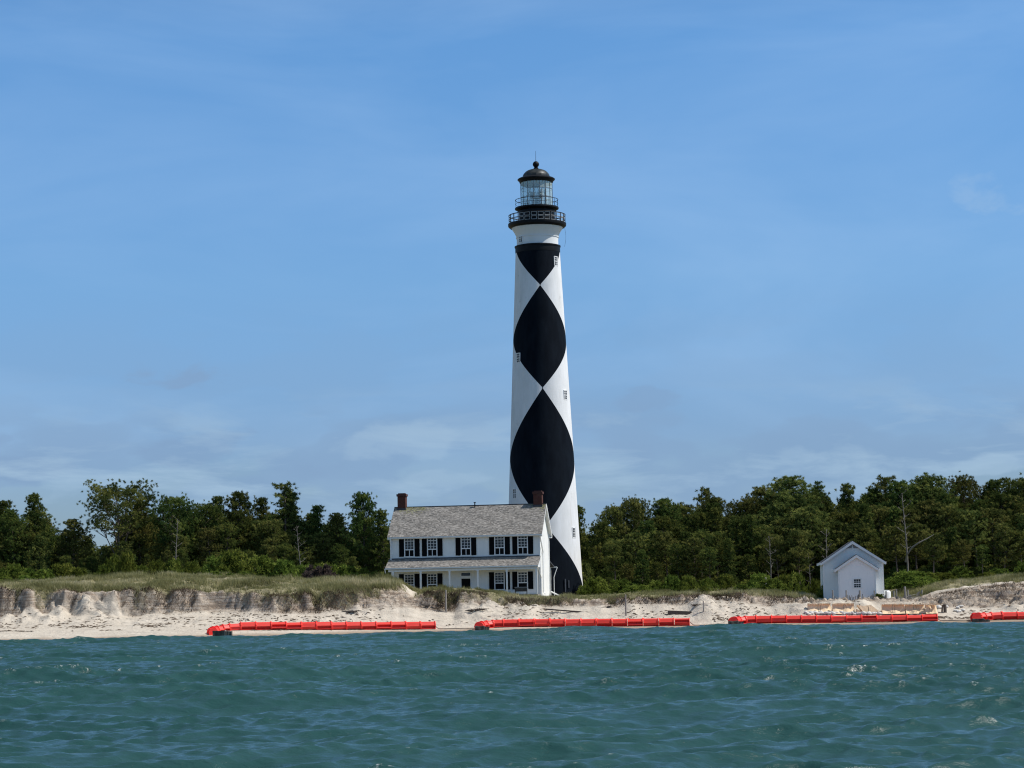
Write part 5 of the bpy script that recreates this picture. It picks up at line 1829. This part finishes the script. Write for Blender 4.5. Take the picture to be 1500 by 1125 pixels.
# named trees of the skyline: px, top py, Y, kind, width scale, label
NT = [
    (20, 746, 262, 'oval', 1.0, 'dark pine second from the left edge of the photo, lower than its neighbours'),
    (2, 734, 266, 'cone', 1.1, 'dark conifer cut off by the left edge of the photo'),
    (50, 724, 264, 'cone', 1.0, 'dark pointed conifer with a narrow tip near the left edge'),
    (105, 761, 262, 'oval', 1.15, 'low bushy dark pine between the pointed conifer and the tall umbrella-shaped pine'),
    (172, 704, 262, 'round', 1.05, 'tall umbrella-shaped pine with open bare stems and a wide flat crown, left of centre'),
    (204, 735, 266, 'oval', .95, 'olive green bushy pine tucked against the right side of the umbrella-shaped pine'),
    (252, 726, 262, 'round', .8, 'round-topped pine just right of the umbrella-shaped pine, above a pale bare trunk'),
    (302, 737, 266, 'round', .8, 'flat-topped pine in the middle of the left wood'),
    (318, 728, 270, 'cone', .85, 'pine with small upright tip a little left of the tallest left-wood tips'),
    (352, 721, 264, 'oval', .9, 'knobbly-topped pine halfway between the umbrella pine and the house'),
    (384, 730, 272, 'cone', .9, 'narrow pine beside the tall slender-tipped pine, on its left'),
    (420, 707, 265, 'sparse', 1.25, 'tallest slender pine of the left wood with an open airy tip'),
    (424, 722, 266, 'cone', .95, 'full dark pine wrapped round the tall slender airy pine'),
    (462, 741, 268, 'cone', .95, 'pointed pine right of the tall slender airy pine'),
    (492, 752, 266, 'oval', .9, 'low pine in the dip of the skyline left of the house'),
    (534, 722, 262, 'oval', .82, 'dark plume-topped pine standing alone above the wood just left of the house'),
    (560, 748, 260, 'cone', 1.0, 'dark pine touching the left end of the house roof'),
    (848, 742, 275, 'cone', .9, 'pine whose tip peeps out directly right of the lighthouse'),
    (880, 766, 268, 'cone', 1.0, 'low pine in the dip of the skyline right of the lighthouse'),
    (902, 741, 272, 'round', .75, 'flat-topped thin pine at the left end of the right-hand wood'),
    (930, 729, 272, 'round', .8, 'airy round-topped pine rising over the left part of the right-hand wood'),
    (975, 731, 275, 'oval', 1.0, 'broad rounded pine left of the thin sprig-topped pine'),
    (1030, 714, 280, 'sparse', 1.0, 'thin sprig-topped pine standing clear of the canopy right of the lighthouse'),
    (1046, 728, 278, 'oval', 1.0, 'broad dark pine just right of the thin sprig-topped pine'),
    (1090, 729, 272, 'round', .9, 'dark round-crowned pine left of the highest dome of the right-hand wood'),
    (1118, 714, 276, 'oval', 1.0, 'rising green pine on the left shoulder of the highest dome'),
    (1162, 699, 270, 'oval', 1.25, 'large domed pine, highest point left of the shed'),
    (1204, 706, 282, 'sparse', 1.1, 'pale open-topped pine right of the large domed pine'),
    (1243, 710, 270, 'cone', .9, 'dark green tufted pine rising directly over the shed roof'),
    (1294, 697, 280, 'sparse', 1.3, 'pompom-topped sparse pine above the right slope of the shed roof'),
    (1322, 705, 270, 'oval', 1.0, 'green pine between the pompom-topped pine and the big rounded one'),
    (1362, 697, 272, 'oval', 1.3, 'big rounded olive pine right of the shed'),
    (1412, 698, 276, 'round', .8, 'clumpy-topped pine right of the big rounded olive pine'),
    (1456, 704, 276, 'cone', 1.1, 'bluish green pine second from the right edge of the photo'),
    (1498, 699, 274, 'round', .95, 'clumpy pine at the right edge of the photo'),
]
for (px, ptop, Y, kd, ws, lab) in NT:
    tree(px, ptop, Y, kd, lab, None, ws, pid={172: 14, 420: 10, 534: 7, 50: 0, 1362: 6, 1162: 3}.get(px))

# the rest of the wood
sky_px = [-60, 0, 60, 100, 135, 165, 230, 300, 380, 420, 470, 510, 560, 640, 780, 850, 880, 930, 1000, 1060, 1110, 1160, 1230, 1290, 1360, 1430, 1500, 1600]
sky_py = [742, 748, 742, 772, 790, 760, 745, 745, 738, 735, 752, 762, 752, 752, 752, 758, 770, 745, 740, 738, 728, 712, 722, 712, 708, 715, 712, 712]
random.seed(21)
for row, (Y, dpx, dtop, lowfrac) in enumerate(((256, 25, 46, 0), (262, 24, 24, 0), (270, 26, 10, 0), (279, 27, 3, 0), (290, 34, 2, 0))):
    px = -110 + row * 7
    while px < 1620:
        p = px + random.uniform(-7, 7)
        px += dpx
        if 745 < p < 876 and Y < 275: continue
        if 560 < p < 884 and Y < 264: continue
        if 1195 < p < 1310 and Y < 258: Yy = Y + 4
        else: Yy = Y
        tp = np.interp(p, sky_px, sky_py) + dtop + random.uniform(-4, 20)
        if row == 0: tp += random.uniform(0, 24)
        if 130 < p < 170: tp = max(tp, 800)
        side = 'left of' if p < 640 else ('behind' if p < 800 else 'right of')
        kd = random.choices(['oval', 'cone', 'tall', 'snag'] if row < 2 else ['oval', 'cone', 'sparse'], [2.2, 1.8, 5, .35] if row < 2 else [6, 3, .6])[0]
        if kd == 'snag': tp += 22; 
        if kd == 'snag':
            lab = 'one of the dead trees with pale bare branches inside the wood ' + side + ' the lighthouse'
            grp = 'dead trees ' + side + ' the lighthouse'
        else:
            lab = ('one of the lower pines in the front rows of the wood ' if row < 2 else 'one of the pines deep in the wood ') + side + ' the lighthouse'
            grp = ('front row pines ' if row < 2 else 'back row pines ') + side + ' the lighthouse'
        tree(p, tp, Yy + random.uniform(-2.5, 2.5), kd, lab, grp, random.uniform(.95, 1.2) if kd != 'snag' else 1.0)

# distinct pale trunks at the wood's edge
for (px, ptop, Y, lab, pid) in ((259, 760, 253, 'slim pale bare trunk in front of the left wood, below the round-topped pine', 12),
                                (439, 770, 253, 'slim bare grey trunk at the wood edge below the tall slender pine', 13),
                                (1326, 722, 252, 'bare grey tree with one long curved pale limb right of the shed', 12),
                                (1213, 775, 252, 'pale dead trunk rising just left of the shed roof', 13),
                                (1126, 785, 251, 'white forked dead trunk in front of the right-hand wood', 13)):
    t = tree(px, ptop, Y, 'snag', lab, None, .8, pid=pid)
    if px == 1326:
        s = t.scale[2]
        mb = MB()
        a = at(1326, 822, 252); 
        pts = [at(1326.5, 823, 252), at(1329, 812, 251.5), at(1336, 802, 251), at(1346, 795, 250.8), at(1358, 789, 250.8), at(1368, 783, 251)]
        mb.tube([Vector(p_) - t.location for p_ in pts], [.12, .11, .10, .08, .06, .03], 6)
        t.rotation_euler = (0, 0, 0)
        mb.v = [(v[0] / t.scale[0], v[1] / t.scale[1], v[2] / t.scale[2]) for v in mb.v]
        mb.build('curved_limb', M['palebark'], t)


# shrubs
def make_shrub(seed, m, twig=False, n=330, H=1.0):
    rg = np.random.default_rng(seed)
    ph = rg.uniform(0, 2 * math.pi, n); u = rg.uniform(0, 1, n) ** .5; zz = rg.uniform(0, 1, n)
    lob = 1 + .22 * np.sin(ph * 3 + seed) + .14 * np.sin(ph * 5 + seed * 2)
    rr = np.sqrt(1 - zz ** 2 * .85) * u * lob
    C = np.stack([rr * np.cos(ph), rr * np.sin(ph), zz * H * (1 + .2 * np.sin(ph * 4))], 1)
    C += rg.normal(0, .05, C.shape)
    blob = np.clip(.45 + .8 * vnoise(C[:, 0] * 3 + seed, C[:, 2] * 3 + C[:, 1] * 2, seed), 0, 1)
    V, Fc, vv = tufts(C, blob, 20, .20, .034, .45, rg)
    cme = mesh_np('foliage', V, Fc, m, {'var': vv})
    tb = MB(); rd = random.Random(seed)
    for k in range(9 if not twig else 60):
        a = rd.uniform(0, 6.28); l = rd.uniform(.5, .95)
        tb.tube([(0.1 * math.cos(a), .1 * math.sin(a), -.2), (l * .4 * math.cos(a), l * .4 * math.sin(a), l * .5 * H), (l * .8 * math.cos(a), l * .8 * math.sin(a), l * .8 * H)], [.03, .02, .006], 4, cap=False)
    tme = bpy.data.meshes.new('stems'); tme.from_pydata(tb.v, [], tb.f); tme.materials.append(M['bark'] if not twig else M['palebark']); tme.update()
    return cme, tme


SHD = [make_shrub(11, M['pinedark']), make_shrub(12, M['pine'])]
SH = [make_shrub(1, M['shrub']), make_shrub(2, M['shrub']), make_shrub(3, M['shrub']), make_shrub(4, M['shrubgrey'], True, 420, .9)]


def shrub(px, ptop, Y, w, label, group=None, k=None, bottom=None):
    x = at(px, 850, Y).x
    g = T(x, Y)
    h = max(.7, at(px, ptop, Y).z - g)
    cm, tm = SH[k if k is not None else random.randrange(3)]
    rt = empty('dune_shrub', (x, Y, g), random.uniform(0, 6.28), label, 'shrub', group)
    rt.scale = (w / 2, w / 2, h / 1.15)
    link('foliage', cm, rt); link('stems', tm, rt)
    return rt


random.seed(5)
shrub(470, 828, 243, 4.4, 'dome-shaped shrub of bare grey twigs on the dune left of the house', None, 3)
shrub(471, 829.5, 244.6, 3.6, 'green shrub crowning the dome of bare grey twigs', None, 0)
for px, tp, w in ((168, 818, 2.6), (185, 812, 2.0), (340, 812, 5.0), (318, 817, 3.6), (380, 818, 4.0), (415, 824, 3.5), (505, 830, 4.4), (525, 836, 3.5), (545, 841, 3.0)):
    names = {168: 'bright yellow-green shrub below the umbrella-shaped pine', 185: 'taller sprouting yellow-green shrub just right of the umbrella pine\'s stems',
             340: 'largest bright green shrub mound in the middle of the left dune', 318: 'green shrub on the left flank of the largest shrub mound', 380: 'green shrub right of the largest shrub mound',
             415: 'low green shrub left of the grey twig dome', 505: 'olive green shrub right of the grey twig dome', 525: 'low olive shrub midway between the grey twig dome and the house', 545: 'lowest shrub before the left end of the house'}
    shrub(px, tp, 246 + random.uniform(-1, 1), w, names[px])
px = -40
while px < 640:
    p = px + random.uniform(-8, 8); px += 27
    shrub(p, np.interp(p, [0, 100, 250, 400, 560, 640], [828, 828, 822, 826, 836, 842]) + random.uniform(-4, 10), 248.5 + random.uniform(-2, 2), random.uniform(2.2, 3.8),
          'one of the yellow-green shrubs lining the foot of the wood left of the house', 'shrubs along the left wood edge')
px = 874
while px < 1560:
    p = px + random.uniform(-8, 8); px += 27
    if 1198 < p < 1300: continue
    Y = 249 if p < 1310 else 246
    shrub(p, np.interp(p, [850, 1000, 1100, 1190, 1310, 1400, 1500], [852, 850, 846, 846, 850, 838, 832]) + random.uniform(-8, 8), Y + random.uniform(-2, 2), random.uniform(2.2, 3.6),
          'one of the dark green shrubs lining the foot of the wood right of the lighthouse', 'shrubs along the right wood edge')
for i in range(46):
    p = random.choice([random.uniform(-30, 570), random.uniform(-30, 570), random.uniform(1360, 1540)]) if i < 38 else random.uniform(860, 1190)
    Y = random.uniform(233, 243) if p < 600 else random.uniform(230, 238)
    x = at(p, 850, Y).x; g = T(x, Y)
    sd_ = 'left' if p < 600 else 'right'
    rt = empty('dune_shrub', (x, Y, g - .05), random.uniform(0, 6.28), 'one of the small low shrubs growing in the dune grass ' + sd_ + ' of the house', 'shrub', 'small shrubs in the dune grass ' + sd_ + ' of the house')
    w_ = random.uniform(.4, 1.0); rt.scale = (w_, w_, w_ * random.uniform(.6, 1.0))
    cm, tm = SH[random.randrange(3)]
    link('foliage', cm, rt); link('stems', tm, rt)
for Y, dpx, hh, off in ((258, 24, 1.7, 0), (268, 17, 3.4, 7)):
    px = -50 + off
    while px < 1570:
        p = px + random.uniform(-4, 4); px += dpx
        if 572 < p < 852: continue
        x = at(p, 850, Y).x; g = T(x, Y)
        rt = empty('understorey_shrub', (x, Y + random.uniform(-1.5, 1.5), g - .2), random.uniform(0, 6.28),
                   'one of the dark shrubs under the pines ' + ('left' if p < 700 else 'right') + ' of the lighthouse', 'shrub', 'dark shrubs under the pines ' + ('left' if p < 700 else 'right') + ' of the lighthouse')
        rt.scale = (1.9, 1.9, hh * random.uniform(.7, 1.2))
        cm, tm = SHD[random.randrange(2)]
        link('foliage', cm, rt); link('stems', tm, rt)
shrub(1131, 850, 232.5, 3.4, 'grey-green mounded shrub on the dune crest beside the two posts', None, 0)
shrub(1212, 858, 230.5, 2.6, 'green shrub hugging the left corner of the shed', None, 1)
shrub(1287, 874, 224.6, 1.4, 'small green bush growing before the right corner of the shed', None, 2)
shrub(1338, 838, 238, 5.0, 'large dark bush right of the fence posts beside the shed', None, 1)


# dune grass and hanging roots (stuff)
def grass():
    rg = np.random.default_rng(3)
    n = 95000
    x = rg.uniform(-64, 64, n); f = rg.uniform(0, 1, n) ** 1.35
    Yl, Yr = P('Yl', x), P('Yr', x)
    y = Yl - .8 - np.interp(x, SHX, SHV) + f * (Yr + 7 - Yl)
    z = terrain(x, y)
    veg, _ = terrain_masks(x, y, z)
    dens = np.clip(.62 + 2.3 * fbm(x * .40, y * .6, 120, 4), .05, 1)
    # keep clear of the house interior and shed
    hx = at(683, 870, 240).x
    inside = (np.abs(x - hx) < 8.6) & (y > 236) & (y < 250)
    sx = at(1248, 870, 227).x
    inside |= (np.abs(x - sx) < 3.6) & (y > 224.5)
    keep = (rg.uniform(0, 1, n) < veg * dens) & ~inside
    x, y, z = x[keep], y[keep], z[keep]
    C = np.stack([x, y, z - .03], 1)
    va = np.clip(.45 + 1.0 * fbm(x * .28, y * .4, 140, 3) + rg.normal(0, .12, len(x)), 0, 1)
    hgt = .22 + .48 * np.clip(.5 + fbm(x * .22, y * .3, 150, 3), 0, 1)
    hgt *= np.where(x > at(850, 870, 230).x, .75, 1)
    hgt *= np.where(np.abs(x - at(760, 870, 232).x) < 4, .6, 1)
    nb = 6
    Cn = np.repeat(C, nb, 0); hn = np.repeat(hgt, nb) * rg.uniform(.6, 1.3, len(Cn)); vn = np.repeat(va, nb)
    Cn = Cn + rg.normal(0, .09, Cn.shape) * np.array([1, 1, .1])
    lean = rg.normal(0, .32, (len(Cn), 2)) + np.array([-.12, 0])
    top = Cn + np.stack([lean[:, 0] * hn, lean[:, 1] * hn, hn], 1)
    a = rg.uniform(0, 6.28, len(Cn)); w = rg.uniform(.012, .03, len(Cn))
    e = np.stack([np.cos(a) * w, np.sin(a) * w, 0 * a], 1)
    V = np.stack([Cn - e, Cn + e, top], 1).reshape(-1, 3)
    me = mesh_np('dune_grass', V, np.arange(len(V)).reshape(-1, 3), M['grass'], {'var': np.clip(np.repeat(vn + rg.normal(0, .1, len(vn)), 3), 0, 1)})
    o = link('dune_grass', me); tag(o, 'short grey-green grass covering the dune tops', 'grass', None, 'stuff')
    # roots and dead stems hanging over the scarp
    n = 110000
    x = rg.uniform(-64, 64, n)
    Yl, Yb = P('Yl', x), P('Yb', x)
    f = rg.uniform(0, 1, n) ** .7
    y = Yb - .3 + f * (Yl + .7 - Yb)
    z = terrain(x, y)
    patch = np.clip(fbm(x * .30, y * .1, 160, 4) * 2.2 + .42, 0.02, 1) * (.25 + .75 * f)
    shed_l, shed_r = at(1185, 880, 226).x, at(1352, 880, 226).x
    patch = patch * np.interp(x, SHX, [.55, .6, .8, 1, .7, 2.5, 3, 3, 2, 1.2, 1, .5, .7, .8])
    patch = np.where((x > shed_l) & (x < shed_r), 0, patch)
    keep = rg.uniform(0, 1, n) < patch * .8
    x, y, z = x[keep], y[keep], z[keep]
    C = np.stack([x, y - .05, z + .05], 1)
    l = rg.uniform(.15, .55, len(x))
    d = np.stack([rg.normal(0, .35, len(x)), -rg.uniform(.15, .7, len(x)), rg.normal(-.25, .6, len(x))], 1); d /= np.linalg.norm(d, axis=1)[:, None]
    e = np.stack([rg.uniform(.012, .03, len(x)), 0 * x, rg.uniform(-.01, .01, len(x))], 1)
    V = np.stack([C - e, C + e, C + d * l[:, None]], 1).reshape(-1, 3)
    va = np.clip(.4 + .8 * fbm(x * .8, y * .8, 170, 3) + rg.normal(0, .15, len(x)), 0, 1)
    me = mesh_np('hanging_roots', V, np.arange(len(V)).reshape(-1, 3), M['root'], {'var': np.repeat(va, 3)})
    o = link('hanging_roots', me); tag(o, 'dry brown roots and dead stems hanging over the eroded dune face', 'roots', None, 'stuff')



def debris():
    rg = np.random.default_rng(9)
    n = 5200
    x = rg.uniform(-60, 60, n)
    Yw, Yb, Ym = P('Yw', x), P('Yb', x), P('Ym', x)
    line = rg.choice([0.0, 0.35, 0.75], n, p=[.2, .35, .45])
    t = np.clip(line + rg.normal(0, .05, n) * (1 + 3 * (line > .6)), 0.05, 1.0)
    y = Ym - .8 + t * (Yb - Ym) + fbm(x * .2, x * 0, 400, 2) * .6
    keep = rg.uniform(0, 1, n) < np.clip(.45 + 1.8 * fbm(x * .35, line * 9, 410, 3), .03, 1)
    x, y = x[keep], y[keep]
    z = terrain(x, y) + .015
    a = rg.normal(0, .5, len(x)); l = rg.uniform(.05, .32, len(x)); w = rg.uniform(.015, .05, len(x)); h = rg.uniform(.02, .09, len(x))
    c = np.stack([x, y, z], 1); u = np.stack([np.cos(a) * l, np.sin(a) * l, rg.uniform(-.02, .03, len(x))], 1); v = np.stack([-np.sin(a) * w, np.cos(a) * w, 0 * a], 1)
    k = np.stack([0 * a, 0 * a, h], 1)
    V = np.stack([c - u - v, c + u - v, c + u * .8 + v, c - u * .8 + v, c + k], 1).reshape(-1, 3)
    b = np.arange(len(x))[:, None] * 5
    Fc = np.concatenate([b + np.array([[0, 1, 4]]), b + np.array([[1, 2, 4]]), b + np.array([[2, 3, 4]]), b + np.array([[3, 0, 4]])])
    me = mesh_np('beach_wrack', V, Fc, M['root'], {'var': np.repeat(rg.uniform(.0, .6, len(x)), 5)})
    o = link('beach_wrack', me); tag(o, 'dark bits of dry seaweed and twigs strewn along the beach', 'wrack', None, 'stuff')


debris()
grass()
SC.render.engine = 'CYCLES'
